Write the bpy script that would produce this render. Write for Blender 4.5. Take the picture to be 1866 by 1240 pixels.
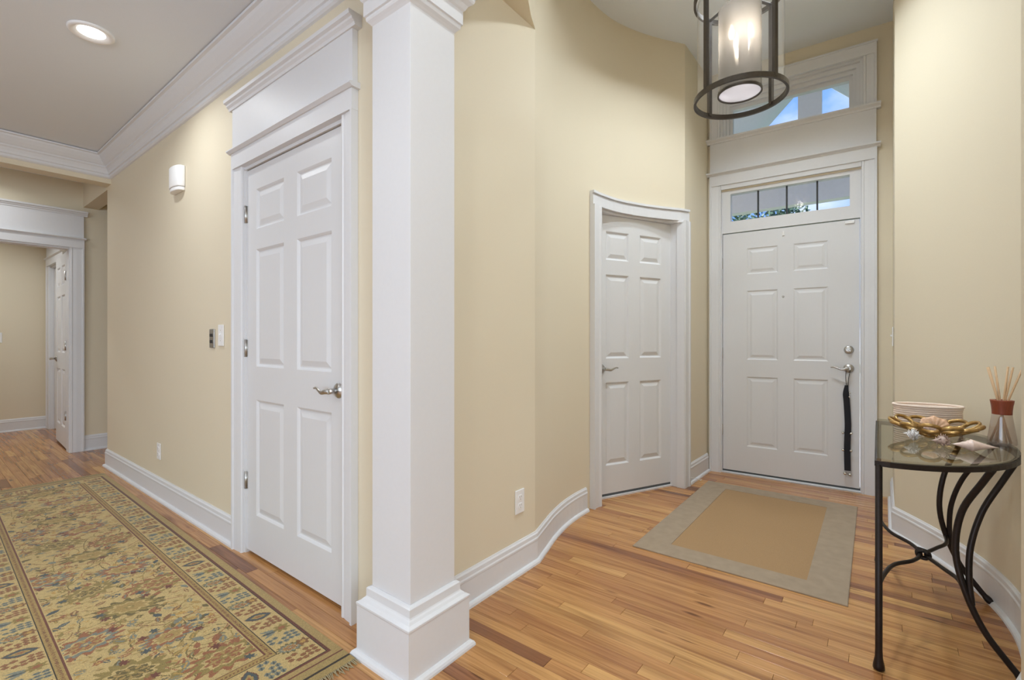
import bpy, bmesh, math, random
import numpy as np
from mathutils import Matrix, Vector

# ------------------------------------------------------------------ scene set-up
for o in list(bpy.data.objects):
    bpy.data.objects.remove(o, do_unlink=True)
SC = bpy.context.scene
COL = SC.collection
R = math.radians
EYE = 1.15

cam_data = bpy.data.cameras.new('camera')
cam = bpy.data.objects.new('camera', cam_data)
COL.objects.link(cam)
cam_data.sensor_fit = 'HORIZONTAL'
cam_data.sensor_width = 36.0
cam_data.lens = 860.0 * 36.0 / 1866.0
cam_data.shift_y = -2.0 / 1866.0
cam_data.clip_start = 0.02
cam.location = (0, 0, EYE)
cam.rotation_euler = (R(90), 0, R(-52.2))
SC.camera = cam

SC.view_settings.view_transform = 'Standard'
SC.view_settings.look = 'None'
SC.view_settings.gamma = 1.0
SC.view_settings.use_curve_mapping = False
SC.view_settings.exposure = 0.50
SC.cycles.use_denoising = True
SC.cycles.max_bounces = 10
SC.cycles.diffuse_bounces = 6
SC.cycles.caustics_reflective = False
SC.cycles.caustics_refractive = False
SC.cycles.sample_clamp_indirect = 6.0

# world: blue sky with soft clouds
W = bpy.data.worlds.new('sky'); SC.world = W; W.use_nodes = True
wt = W.node_tree; wt.nodes.clear()
def wn(t): return wt.nodes.new(t)
w_out = wn('ShaderNodeOutputWorld'); w_bg = wn('ShaderNodeBackground')
w_tc = wn('ShaderNodeTexCoord'); w_map = wn('ShaderNodeMapping'); w_map.inputs['Scale'].default_value = (2.2, 2.2, 4.0)
w_no = wn('ShaderNodeTexNoise'); w_no.inputs['Scale'].default_value = 2.4; w_no.inputs['Detail'].default_value = 5
w_rp = wn('ShaderNodeValToRGB')
w_rp.color_ramp.elements[0].position = 0.46; w_rp.color_ramp.elements[0].color = (0.22, 0.42, 0.95, 1)
w_rp.color_ramp.elements[1].position = 0.66; w_rp.color_ramp.elements[1].color = (0.78, 0.86, 1.0, 1)
wt.links.new(w_tc.outputs['Generated'], w_map.inputs['Vector'])
wt.links.new(w_map.outputs['Vector'], w_no.inputs['Vector'])
wt.links.new(w_no.outputs['Fac'], w_rp.inputs['Fac'])
wt.links.new(w_rp.outputs['Color'], w_bg.inputs['Color'])
w_bg.inputs['Strength'].default_value = 0.95
wt.links.new(w_bg.outputs['Background'], w_out.inputs['Surface'])

def area_light(name, loc, rot, sx, sy, power, color=(1, 1, 1), shape='RECTANGLE', spread=180):
    l = bpy.data.lights.new(name, 'AREA'); l.shape = shape; l.size = sx
    if shape in ('RECTANGLE', 'ELLIPSE'): l.size_y = sy
    l.energy = power; l.color = color; l.spread = R(spread)
    o = bpy.data.objects.new(name, l); COL.objects.link(o)
    o.location = loc; o.rotation_euler = rot
    return o
# added area lamps imitate daylight from unseen windows behind the camera (wall at x=-3.6 and wall at y=-3.2)
P_FILL_W, P_FILL_S = 43, 78
area_light('added_fill_west', (-3.50, 1.6, 1.55), (0, R(-90), 0), 1.7, 3.6, P_FILL_W, (0.83, 0.945, 1.0))
area_light('added_fill_south', (-1.6, -3.10, 1.55), (R(90), 0, 0), 2.6, 1.7, P_FILL_S, (0.83, 0.945, 1.0))

sun_data = bpy.data.lights.new('sun', 'SUN'); sun_data.energy = 6.0; sun_data.angle = R(0.6); sun_data.color = (1.0, 0.95, 0.88)
sun = bpy.data.objects.new('sun', sun_data); COL.objects.link(sun)
sun.location = (6, 12, 9); sun.rotation_euler = Vector((-0.04, -1.0, -0.62)).to_track_quat('-Z', 'Y').to_euler()

# ------------------------------------------------------------------ materials
MATS = {}
def principled(name, color, rough=0.5, metal=0.0, **kw):
    m = bpy.data.materials.new(name); m.use_nodes = True
    b = m.node_tree.nodes['Principled BSDF']
    b.inputs['Base Color'].default_value = (*color, 1)
    b.inputs['Roughness'].default_value = rough
    b.inputs['Metallic'].default_value = metal
    for k, v in kw.items():
        b.inputs[k.replace('_', ' ')].default_value = v
    MATS[name] = m
    return m
def add_noise(m, scale, amount, color_var=0.0, bump=0.0, dist=0.002, stretch=(1, 1, 1), detail=4):
    """noise-driven tint variation and fine relief, in object coordinates"""
    nt = m.node_tree; b = nt.nodes['Principled BSDF']
    g = nt.nodes.new('ShaderNodeNewGeometry'); mp = nt.nodes.new('ShaderNodeMapping')
    mp.inputs['Scale'].default_value = stretch
    n = nt.nodes.new('ShaderNodeTexNoise'); n.inputs['Scale'].default_value = scale; n.inputs['Detail'].default_value = detail
    nt.links.new(g.outputs['Position'], mp.inputs['Vector']); nt.links.new(mp.outputs['Vector'], n.inputs['Vector'])
    if color_var:
        base = b.inputs['Base Color'].default_value[:]
        mx = nt.nodes.new('ShaderNodeMixRGB'); mx.blend_type = 'MULTIPLY'; mx.inputs['Fac'].default_value = 1
        rp = nt.nodes.new('ShaderNodeValToRGB')
        lo = 1 - color_var
        rp.color_ramp.elements[0].position = 0.3; rp.color_ramp.elements[0].color = (lo, lo, lo, 1)
        rp.color_ramp.elements[1].position = 0.7; rp.color_ramp.elements[1].color = (1, 1, 1, 1)
        nt.links.new(n.outputs['Fac'], rp.inputs['Fac'])
        mx.inputs['Color1'].default_value = base
        nt.links.new(rp.outputs['Color'], mx.inputs['Color2'])
        nt.links.new(mx.outputs['Color'], b.inputs['Base Color'])
    if bump:
        bp = nt.nodes.new('ShaderNodeBump'); bp.inputs['Strength'].default_value = bump; bp.inputs['Distance'].default_value = dist
        nt.links.new(n.outputs['Fac'], bp.inputs['Height']); nt.links.new(bp.outputs['Normal'], b.inputs['Normal'])
    return m

add_noise(principled('wall_paint', (0.715, 0.640, 0.492), 0.62), 220, 1, 0.02, 0.05, 0.0008)
add_noise(principled('ceiling_paint', (0.74, 0.785, 0.845), 0.8), 160, 1, 0.02, 0.05, 0.0008)
add_noise(principled('trim_paint', (0.70, 0.705, 0.725), 0.46), 60, 1, 0.015, 0.02, 0.0006)
add_noise(principled('door_paint', (0.685, 0.69, 0.705), 0.42), 40, 1, 0.015, 0.03, 0.0006, (6, 6, 0.6))
add_noise(principled('plastic_white', (0.83, 0.83, 0.83), 0.35), 90, 1, 0.01)
add_noise(principled('plastic_shadow', (0.30, 0.30, 0.30), 0.5), 90, 1, 0.05)
add_noise(principled('nickel', (0.55, 0.54, 0.52), 0.28, 1.0), 300, 1, 0.06)
add_noise(principled('steel_plate', (0.45, 0.45, 0.45), 0.4, 1.0), 300, 1, 0.1, 0, 0, (1, 1, 8))
add_noise(principled('black_plastic', (0.02, 0.02, 0.02), 0.5), 90, 1, 0.1)
add_noise(principled('threshold_metal', (0.55, 0.56, 0.58), 0.45, 0.4), 120, 1, 0.05)
add_noise(principled('rubber_seal', (0.09, 0.10, 0.105), 0.7), 120, 1, 0.1)
add_noise(principled('iron', (0.028, 0.020, 0.018), 0.42, 0.55), 80, 1, 0.25, 0.15, 0.002)
add_noise(principled('bronze_lantern', (0.085, 0.072, 0.060), 0.42, 0.7), 80, 1, 0.15)
add_noise(principled('strap_fabric', (0.012, 0.012, 0.018), 0.85), 500, 1, 0.2, 0.3, 0.001)
add_noise(principled('bell_metal', (0.75, 0.74, 0.71), 0.2, 1.0), 300, 1, 0.05)
add_noise(principled('mat_border', (0.36, 0.280, 0.198), 0.95), 18, 1, 0.14, 0.35, 0.0015)
add_noise(principled('mat_jute', (0.40, 0.250, 0.122), 0.95), 420, 1, 0.20, 0.6, 0.002)
add_noise(principled('basket_cream', (0.86, 0.72, 0.62), 0.75), 200, 1, 0.08, 0.2, 0.001)
add_noise(principled('bowl_gold', (0.58, 0.36, 0.13), 0.34, 0.75), 60, 1, 0.4)
add_noise(principled('shell_white', (0.88, 0.86, 0.86), 0.45), 90, 1, 0.25)
add_noise(principled('shell_pink', (0.86, 0.68, 0.60), 0.38), 60, 1, 0.18)
add_noise(principled('shell_brown', (0.62, 0.45, 0.38), 0.45), 120, 1, 0.5)
add_noise(principled('shell_orange', (0.83, 0.52, 0.33), 0.42), 70, 1, 0.35)
add_noise(principled('reed_wood', (0.66, 0.45, 0.26), 0.7), 200, 1, 0.2, 0, 0, (4, 4, 0.3))
add_noise(principled('collar_wood', (0.27, 0.055, 0.022), 0.4), 60, 1, 0.2, 0, 0, (4, 4, 0.4))
add_noise(principled('candle_sleeve', (0.85, 0.80, 0.68), 0.5), 90, 1, 0.03)
add_noise(principled('porch_paint', (0.80, 0.80, 0.80), 0.6), 30, 1, 0.04)
add_noise(principled('porch_floor', (0.60, 0.58, 0.55), 0.8), 12, 1, 0.15)
add_noise(principled('grass', (0.17, 0.25, 0.10), 0.95), 3, 1, 0.4)
add_noise(principled('bark', (0.14, 0.10, 0.07), 0.9), 20, 1, 0.3)
add_noise(principled('leaf', (0.12, 0.22, 0.12), 0.6), 3, 1, 0.4)
add_noise(principled('roof_shingle', (0.20, 0.19, 0.18), 0.9), 30, 1, 0.3)
add_noise(principled('subfloor', (0.07, 0.04, 0.02), 0.9), 30, 1, 0.2)
add_noise(principled('wire_white', (0.8, 0.8, 0.8), 0.4), 90, 1, 0.02)
add_noise(principled('diffuser_oil', (0.9, 0.78, 0.70), 0.05), 90, 1, 0.02)

def emissive(name, color, strength):
    m = bpy.data.materials.new(name); m.use_nodes = True; nt = m.node_tree; nt.nodes.clear()
    o = nt.nodes.new('ShaderNodeOutputMaterial'); e = nt.nodes.new('ShaderNodeEmission')
    e.inputs['Color'].default_value = (*color, 1); e.inputs['Strength'].default_value = strength
    nt.links.new(e.outputs[0], o.inputs[0]); MATS[name] = m
emissive('downlight_glow', (1.0, 0.98, 0.95), 5)
emissive('bulb_glow', (1.0, 0.80, 0.52), 9)

def thin_glass(name, tint, ior=1.5, haze=0.0, haze_col=(1, 1, 1), rough=0.0):
    """see-through pane: mostly transparent, Fresnel reflection, optional frosting"""
    m = bpy.data.materials.new(name); m.use_nodes = True; nt = m.node_tree; nt.nodes.clear()
    o = nt.nodes.new('ShaderNodeOutputMaterial')
    t = nt.nodes.new('ShaderNodeBsdfTransparent'); t.inputs['Color'].default_value = (*tint, 1)
    g = nt.nodes.new('ShaderNodeBsdfGlossy'); g.inputs['Roughness'].default_value = rough
    f = nt.nodes.new('ShaderNodeFresnel'); f.inputs['IOR'].default_value = ior
    mx = nt.nodes.new('ShaderNodeMixShader')
    ge = nt.nodes.new('ShaderNodeNewGeometry'); sb = nt.nodes.new('ShaderNodeMath'); sb.operation = 'SUBTRACT'; sb.inputs[0].default_value = 1.0
    mu_ = nt.nodes.new('ShaderNodeMath'); mu_.operation = 'MULTIPLY'
    nt.links.new(ge.outputs['Backfacing'], sb.inputs[1]); nt.links.new(f.outputs[0], mu_.inputs[0]); nt.links.new(sb.outputs[0], mu_.inputs[1])
    nt.links.new(mu_.outputs[0], mx.inputs[0]); nt.links.new(g.outputs[0], mx.inputs[2])
    if haze:
        d = nt.nodes.new('ShaderNodeBsdfTranslucent'); d.inputs['Color'].default_value = (*haze_col, 1)
        d2 = nt.nodes.new('ShaderNodeBsdfDiffuse'); d2.inputs['Color'].default_value = (*haze_col, 1)
        ad = nt.nodes.new('ShaderNodeMixShader'); ad.inputs[0].default_value = 0.35
        nt.links.new(d.outputs[0], ad.inputs[1]); nt.links.new(d2.outputs[0], ad.inputs[2])
        m2 = nt.nodes.new('ShaderNodeMixShader'); m2.inputs[0].default_value = haze
        nt.links.new(t.outputs[0], m2.inputs[1]); nt.links.new(ad.outputs[0], m2.inputs[2])
        nt.links.new(m2.outputs[0], mx.inputs[1])
    else:
        nt.links.new(t.outputs[0], mx.inputs[1])
    nt.links.new(mx.outputs[0], o.inputs[0]); MATS[name] = m
    return m
thin_glass('window_glass', (0.95, 0.97, 1.0))
thin_glass('table_glass', (0.74, 0.755, 0.715), ior=2.6)
thin_glass('lantern_glass', (0.96, 0.97, 0.98), haze=0.06, haze_col=(0.9, 0.9, 0.92))
thin_glass('frosted_glass', (0.98, 0.96, 0.93), haze=0.86, haze_col=(0.150, 0.137, 0.122), rough=0.2)
thin_glass('diffuser_glass', (0.95, 0.95, 0.97), haze=0.75, haze_col=(0.72, 0.72, 0.78), rough=0.2)
thin_glass('flask_glass', (0.86, 0.82, 0.80), ior=1.9, haze=0.16, haze_col=(0.85, 0.74, 0.70))

def wood_material():
    m = bpy.data.materials.new('oak_plank'); m.use_nodes = True; nt = m.node_tree; L = nt.links
    b = nt.nodes['Principled BSDF']
    at = nt.nodes.new('ShaderNodeAttribute'); at.attribute_name = 'plank_rnd'
    sep = nt.nodes.new('ShaderNodeSeparateColor'); L.new(at.outputs['Color'], sep.inputs[0])
    g = nt.nodes.new('ShaderNodeNewGeometry')
    off = nt.nodes.new('ShaderNodeVectorMath'); off.operation = 'SCALE'; off.inputs['Scale'].default_value = 37.0
    L.new(at.outputs['Color'], off.inputs[0])
    add = nt.nodes.new('ShaderNodeVectorMath'); add.operation = 'ADD'
    L.new(g.outputs['Position'], add.inputs[0]); L.new(off.outputs[0], add.inputs[1])
    mp = nt.nodes.new('ShaderNodeMapping'); mp.inputs['Scale'].default_value = (34, 1.7, 1)
    L.new(add.outputs[0], mp.inputs['Vector'])
    n1 = nt.nodes.new('ShaderNodeTexNoise'); n1.inputs['Scale'].default_value = 1.0; n1.inputs['Detail'].default_value = 6
    n1.inputs['Distortion'].default_value = 0.6
    L.new(mp.outputs[0], n1.inputs['Vector'])
    mp2 = nt.nodes.new('ShaderNodeMapping'); mp2.inputs['Scale'].default_value = (150, 3.0, 1)
    L.new(add.outputs[0], mp2.inputs['Vector'])
    n2 = nt.nodes.new('ShaderNodeTexNoise'); n2.inputs['Scale'].default_value = 1.0; n2.inputs['Detail'].default_value = 3
    L.new(mp2.outputs[0], n2.inputs['Vector'])
    # cathedral figure
    mp3 = nt.nodes.new('ShaderNodeMapping'); mp3.inputs['Scale'].default_value = (9, 1.4, 1)
    L.new(add.outputs[0], mp3.inputs['Vector'])
    wv = nt.nodes.new('ShaderNodeTexWave'); wv.inputs['Scale'].default_value = 2.2; wv.inputs['Distortion'].default_value = 7.0
    wv.inputs['Detail'].default_value = 2; wv.inputs['Detail Scale'].default_value = 1.2
    L.new(mp3.outputs[0], wv.inputs['Vector'])
    tone = nt.nodes.new('ShaderNodeValToRGB'); cr = tone.color_ramp
    cr.elements[0].position = 0.0; cr.elements[0].color = (0.22, 0.090, 0.040, 1)
    cr.elements[1].position = 1.0; cr.elements[1].color = (0.60, 0.345, 0.130, 1)
    for p, c in ((0.10, (0.31, 0.135, 0.060)), (0.22, (0.43, 0.205, 0.080)), (0.5, (0.50, 0.255, 0.096)), (0.78, (0.545, 0.292, 0.110))):
        e = cr.elements.new(p); e.color = (*c, 1)
    L.new(sep.outputs[0], tone.inputs['Fac'])
    r1 = nt.nodes.new('ShaderNodeValToRGB')
    r1.color_ramp.elements[0].position = 0.25; r1.color_ramp.elements[0].color = (0.46, 0.34, 0.28, 1)
    r1.color_ramp.elements[1].position = 0.56; r1.color_ramp.elements[1].color = (1.05, 1.03, 1.0, 1)
    L.new(n1.outputs['Fac'], r1.inputs['Fac'])
    m1 = nt.nodes.new('ShaderNodeMixRGB'); m1.blend_type = 'MULTIPLY'; m1.inputs['Fac'].default_value = 0.85
    L.new(tone.outputs[0], m1.inputs['Color1']); L.new(r1.outputs[0], m1.inputs['Color2'])
    r2 = nt.nodes.new('ShaderNodeValToRGB')
    r2.color_ramp.elements[0].position = 0.3; r2.color_ramp.elements[0].color = (0.80, 0.76, 0.72, 1)
    r2.color_ramp.elements[1].position = 0.6; r2.color_ramp.elements[1].color = (1.04, 1.04, 1.04, 1)
    L.new(n2.outputs['Fac'], r2.inputs['Fac'])
    m2 = nt.nodes.new('ShaderNodeMixRGB'); m2.blend_type = 'MULTIPLY'; m2.inputs['Fac'].default_value = 0.9
    L.new(m1.outputs[0], m2.inputs['Color1']); L.new(r2.outputs[0], m2.inputs['Color2'])
    r3 = nt.nodes.new('ShaderNodeValToRGB')
    r3.color_ramp.elements[0].position = 0.0; r3.color_ramp.elements[0].color = (0.80, 0.74, 0.70, 1)
    r3.color_ramp.elements[1].position = 0.35; r3.color_ramp.elements[1].color = (1, 1, 1, 1)
    L.new(wv.outputs['Fac'], r3.inputs['Fac'])
    m3 = nt.nodes.new('ShaderNodeMixRGB'); m3.blend_type = 'MULTIPLY'
    L.new(sep.outputs[1], m3.inputs['Fac'])
    L.new(m2.outputs[0], m3.inputs['Color1']); L.new(r3.outputs[0], m3.inputs['Color2'])
    # sparse dark knots
    vo = nt.nodes.new('ShaderNodeTexVoronoi'); vo.inputs['Scale'].default_value = 1.0
    mp4 = nt.nodes.new('ShaderNodeMapping'); mp4.inputs['Scale'].default_value = (9, 2.0, 1)
    L.new(add.outputs[0], mp4.inputs['Vector']); L.new(mp4.outputs[0], vo.inputs['Vector'])
    r4 = nt.nodes.new('ShaderNodeValToRGB')
    r4.color_ramp.elements[0].position = 0.05; r4.color_ramp.elements[0].color = (0.20, 0.12, 0.10, 1)
    r4.color_ramp.elements[1].position = 0.11; r4.color_ramp.elements[1].color = (1, 1, 1, 1)
    L.new(vo.outputs['Distance'], r4.inputs['Fac'])
    m4 = nt.nodes.new('ShaderNodeMixRGB'); m4.blend_type = 'MULTIPLY'; m4.inputs['Fac'].default_value = 0.8
    L.new(m3.outputs[0], m4.inputs['Color1']); L.new(r4.outputs[0], m4.inputs['Color2'])
    L.new(m4.outputs[0], b.inputs['Base Color'])
    b.inputs['Roughness'].default_value = 0.24
    b.inputs['Coat Weight'].default_value = 0.12; b.inputs['Coat Roughness'].default_value = 0.12
    bp = nt.nodes.new('ShaderNodeBump'); bp.inputs['Strength'].default_value = 0.06; bp.inputs['Distance'].default_value = 0.001
    L.new(n2.outputs['Fac'], bp.inputs['Height']); L.new(bp.outputs['Normal'], b.inputs['Normal'])
    MATS['oak_plank'] = m
wood_material()

def rug_material():
    m = bpy.data.materials.new('rug_wool'); m.use_nodes = True; nt = m.node_tree; L = nt.links
    b = nt.nodes['Principled BSDF']; b.inputs['Roughness'].default_value = 0.95
    b.inputs['Sheen Weight'].default_value = 0.15
    at = nt.nodes.new('ShaderNodeAttribute'); at.attribute_name = 'knots'
    g = nt.nodes.new('ShaderNodeNewGeometry')
    n = nt.nodes.new('ShaderNodeTexNoise'); n.inputs['Scale'].default_value = 380; n.inputs['Detail'].default_value = 3
    L.new(g.outputs['Position'], n.inputs['Vector'])
    rp = nt.nodes.new('ShaderNodeValToRGB')
    rp.color_ramp.elements[0].position = 0.3; rp.color_ramp.elements[0].color = (0.74, 0.74, 0.74, 1)
    rp.color_ramp.elements[1].position = 0.7; rp.color_ramp.elements[1].color = (1.08, 1.08, 1.08, 1)
    L.new(n.outputs['Fac'], rp.inputs['Fac'])
    mx = nt.nodes.new('ShaderNodeMixRGB'); mx.blend_type = 'MULTIPLY'; mx.inputs['Fac'].default_value = 1
    L.new(at.outputs['Color'], mx.inputs['Color1']); L.new(rp.outputs[0], mx.inputs['Color2'])
    L.new(mx.outputs[0], b.inputs['Base Color'])
    bp = nt.nodes.new('ShaderNodeBump'); bp.inputs['Strength'].default_value = 0.5; bp.inputs['Distance'].default_value = 0.002
    L.new(n.outputs['Fac'], bp.inputs['Height']); L.new(bp.outputs['Normal'], b.inputs['Normal'])
    MATS['rug_wool'] = m
rug_material()
add_noise(principled('rug_fringe', (0.40, 0.33, 0.19), 0.95), 300, 1, 0.25)

# ------------------------------------------------------------------ mesh helpers
class MB:
    """collects faces; build() links them as ONE mesh object"""
    def __init__(s): s.v = []; s.f = []; s.sm = []
    def add(s, vs, fs, smooth=False):
        n = len(s.v); s.v += [tuple(p) for p in vs]
        for f in fs: s.f.append(tuple(i + n for i in f)); s.sm.append(smooth)
        return s
    def box(s, x0, x1, y0, y1, z0, z1):
        if x0 > x1: x0, x1 = x1, x0
        if y0 > y1: y0, y1 = y1, y0
        if z0 > z1: z0, z1 = z1, z0
        return s.add([(x0,y0,z0),(x1,y0,z0),(x1,y1,z0),(x0,y1,z0),(x0,y0,z1),(x1,y0,z1),(x1,y1,z1),(x0,y1,z1)],
                     [(0,3,2,1),(4,5,6,7),(0,1,5,4),(1,2,6,5),(2,3,7,6),(3,0,4,7)])
    def prism(s, poly, h0, h1, axis='z', smooth=False):
        """extrude a 2-D polygon; axis z: poly=(x,y); axis x: poly=(y,z); axis y: poly=(x,z)"""
        n = len(poly)
        def P(p, h):
            return (p[0], p[1], h) if axis == 'z' else ((h, p[0], p[1]) if axis == 'x' else (p[0], h, p[1]))
        vs = [P(p, h0) for p in poly] + [P(p, h1) for p in poly]
        fs = [tuple(range(n))[::-1], tuple(range(n, 2 * n))]
        k = len(s.v)
        s.add(vs, fs)
        fs2 = [(i, (i + 1) % n, n + (i + 1) % n, n + i) for i in range(n)]
        for f in fs2: s.f.append(tuple(i + k for i in f)); s.sm.append(smooth)
        return s
    def lathe(s, prof, n=24, c=(0, 0, 0), sx=1, sy=1, cap=True, smooth=True):
        """prof = [(r,z)...] around z"""
        vs = []; fs = []
        for r, z in prof:
            for k in range(n):
                a = 2 * math.pi * k / n
                vs.append((c[0] + r * sx * math.cos(a), c[1] + r * sy * math.sin(a), c[2] + z))
        for i in range(len(prof) - 1):
            for k in range(n):
                k2 = (k + 1) % n
                fs.append((i*n+k, i*n+k2, (i+1)*n+k2, (i+1)*n+k))
        s.add(vs, fs, smooth)
        if cap:
            base = len(s.v) - len(vs)
            if prof[0][0] > 1e-6: s.f.append(tuple(base + k for k in range(n))[::-1]); s.sm.append(False)
            if prof[-1][0] > 1e-6: s.f.append(tuple(base + (len(prof)-1)*n + k for k in range(n))); s.sm.append(False)
        return s
    def tube(s, pts, rad, n=8, closed=False, cap=True, flat=1.0, up=None):
        pts = [Vector(p) for p in pts]; m = len(pts)
        rads = rad if isinstance(rad, (list, tuple)) else [rad] * m
        vs = []; fs = []; prev = None
        for i, p in enumerate(pts):
            if closed: t = pts[(i + 1) % m] - pts[(i - 1) % m]
            else: t = pts[min(i + 1, m - 1)] - pts[max(i - 1, 0)]
            if t.length < 1e-9: t = Vector((0, 0, 1))
            t.normalize()
            if up is not None: ref = Vector(up)
            elif prev is None: ref = Vector((0, 0, 1)) if abs(t.z) < 0.9 else Vector((1, 0, 0))
            else: ref = prev
            a = ref - t * ref.dot(t)
            if a.length < 1e-6: a = t.orthogonal()
            a.normalize(); prev = a; b = t.cross(a)
            for k in range(n):
                ang = 2 * math.pi * (k + 0.5) / n
                vs.append(p + (a * math.cos(ang) + b * math.sin(ang) * flat) * rads[i])
        rng = m if closed else m - 1
        for i in range(rng):
            j = (i + 1) % m
            for k in range(n):
                k2 = (k + 1) % n
                fs.append((i*n+k, i*n+k2, j*n+k2, j*n+k))
        base = len(s.v)
        s.add(vs, fs, n > 4)
        if cap and not closed:
            s.f.append(tuple(base + k for k in range(n))[::-1]); s.sm.append(False)
            s.f.append(tuple(base + (m-1)*n + k for k in range(n))); s.sm.append(False)
        return s
    def sphere(s, c, r, n=12, m=8, sx=1, sy=1, sz=1):
        prof = []
        for i in range(m + 1):
            a = -math.pi / 2 + math.pi * i / m
            prof.append((max(r * math.cos(a), 1e-5), r * math.sin(a) * sz))
        return s.lathe(prof, n, c, sx, sy, cap=False)
    def sweep(s, prof, path, closed=False, smooth=False):
        """prof=[(out,z)...] closed polygon; path=[(x,y)...]; 'out' points to the LEFT of travel; mitred"""
        m = len(path); n = len(prof); P = [Vector((p[0], p[1])) for p in path]
        vs = []
        for i in range(m):
            def nrm(a, b):
                d = (P[b] - P[a]); d.normalize(); return Vector((-d.y, d.x))
            if closed: n0, n1 = nrm((i-1) % m, i), nrm(i, (i+1) % m)
            elif i == 0: n0 = n1 = nrm(0, 1)
            elif i == m - 1: n0 = n1 = nrm(m-2, m-1)
            else: n0, n1 = nrm(i-1, i), nrm(i, i+1)
            k = n0 + n1; k = k / max(k.dot(n0), 0.2) if k.length > 1e-6 else n0
            for o, z in prof:
                q = P[i] + k * o
                vs.append((q.x, q.y, z))
        fs = []
        for i in range(m if closed else m - 1):
            j = (i + 1) % m
            for k in range(n):
                k2 = (k + 1) % n
                fs.append((i*n+k, j*n+k, j*n+k2, i*n+k2))
        base = len(s.v); s.add(vs, fs, smooth)
        if not closed:
            s.f.append(tuple(base + k for k in range(n))); s.sm.append(False)
            s.f.append(tuple(base + (m-1)*n + k for k in range(n))[::-1]); s.sm.append(False)
        return s
    def xform(s, M):
        s.v = [tuple(M @ Vector(p)) for p in s.v]; return s
    def mesh(s, name, mat):
        me = bpy.data.meshes.new(name); me.from_pydata(s.v, [], s.f)
        me.polygons.foreach_set('use_smooth', s.sm)
        if mat: me.materials.append(MATS[mat])
        bm = bmesh.new(); bm.from_mesh(me); bmesh.ops.recalc_face_normals(bm, faces=bm.faces); bm.to_mesh(me); bm.free()
        me.update(); return me
    def build(s, name, mat, parent=None, bevel=0.0, seg=2):
        o = bpy.data.objects.new(name, s.mesh(name, mat)); COL.objects.link(o)
        if parent: o.parent = parent
        if bevel:
            md = o.modifiers.new('soft_edges', 'BEVEL'); md.width = bevel; md.segments = seg
            md.limit_method = 'ANGLE'; md.angle_limit = R(40); md.harden_normals = False
        return o

def tag(o, label=None, cat=None, group=None, kind=None):
    if label: o['label'] = label
    if cat: o['category'] = cat
    if group: o['group'] = group
    if kind: o['kind'] = kind
    return o
def thing(name, label, cat, loc=(0, 0, 0), rz=0, group=None, kind=None):
    o = bpy.data.objects.new(name, None); COL.objects.link(o); o.empty_display_size = 0.05
    o.location = loc; o.rotation_euler = (0, 0, rz)
    return tag(o, label, cat, group, kind)
def struct(o, label, cat): return tag(o, label, cat, None, 'structure')
def spline(ctrl, n=10):
    """Catmull-Rom through control points"""
    P = [np.array(p, float) for p in ctrl]; P = [2*P[0]-P[1]] + P + [2*P[-1]-P[-2]]; out = []
    for i in range(1, len(P) - 2):
        for k in range(n):
            t = k / n; a, b, c, d = P[i-1], P[i], P[i+1], P[i+2]
            out.append(0.5*((2*b)+(-a+c)*t+(2*a-5*b+4*c-d)*t*t+(-a+3*b-3*c+d)*t**3))
    out.append(P[-2]); return [tuple(p) for p in out]
random.seed(11)

# ------------------------------------------------------------------ plan of the house (metres, camera above the origin)
HX = 1.13            # hall wall face
FLY = 1.40           # flat foyer wall, left
FRY = -0.33          # flat foyer wall, right
H1, H2 = 2.75, 3.45  # low and high ceilings
EC, EA, EB = (2.68, 0.535), 1.38, 0.994      # oval of the raised ceiling
def oval(x, sgn):
    return EC[1] + sgn * EB * math.sqrt(max(0, 1 - ((x - EC[0]) / EA) ** 2))
LEFT_ARC = spline([(2.0,1.40),(2.173,1.452),(2.32,1.494),(2.502,1.529),(2.68,1.545),(2.853,1.544),(3.0,1.532),(3.149,1.504),(3.30,1.449),(3.443,1.379),(3.59,1.29),(3.735,1.19)], 3)
RIGHT_ARC = spline([(3.60,-0.078),(3.42,-0.185),(3.27,-0.265),(3.122,-0.330),(2.97,-0.384),(2.818,-0.420),(2.70,-0.436),(2.572,-0.442),(2.42,-0.432),(2.28,-0.410),(2.14,-0.376),(2.0,FRY)], 3)
# front-wall frame: local x to the right, y into the wall, z up; origin on the floor under the door's centre
FRONT_RZ = R(-90 + 2.4)
FRONT_LOC = (4.352, 0.584, 0)
FM = Matrix.Translation(FRONT_LOC) @ Matrix.Rotation(FRONT_RZ, 4, 'Z')
def fw(u, v=0): p = FM @ Vector((u, v, 0)); return (p.x, p.y)

# ------------------------------------------------------------------ floor
PW = 0.0572
fl = MB(); fl.box(-3.7, 4.62, -3.3, 8.8, -0.06, -0.0125)
floor = struct(fl.build('floor', 'subfloor'), 'honey oak strip floor running through hall and foyer', 'floor')
def plank_mesh(x0, x1, y0, y1, rnd):
    g = 0.0005; b = 0.0007
    x0 += g; x1 -= g; y0 += g; y1 -= g
    v = [(x0+b,y0+b,0),(x1-b,y0+b,0),(x1-b,y1-b,0),(x0+b,y1-b,0),
         (x0,y0,-b),(x1,y0,-b),(x1,y1,-b),(x0,y1,-b),(x0,y0,-.012),(x1,y0,-.012),(x1,y1,-.012),(x0,y1,-.012)]
    f = [(0,1,2,3)] + [(4+i,4+(i+1)%4,(i+1)%4,i) for i in range(4)] + [(8+i,8+(i+1)%4,4+(i+1)%4,4+i) for i in range(4)]
    return v, f
A = R(52.2); CFW = (math.sin(A), math.cos(A)); CRT = (math.cos(A), -math.sin(A))
def pix(x, y, z):
    d = CFW[0]*x + CFW[1]*y; r = CRT[0]*x + CRT[1]*y
    if d < 0.05: return None
    return 933 + 860*r/d, 618 - 860*(z-EYE)/d
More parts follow.
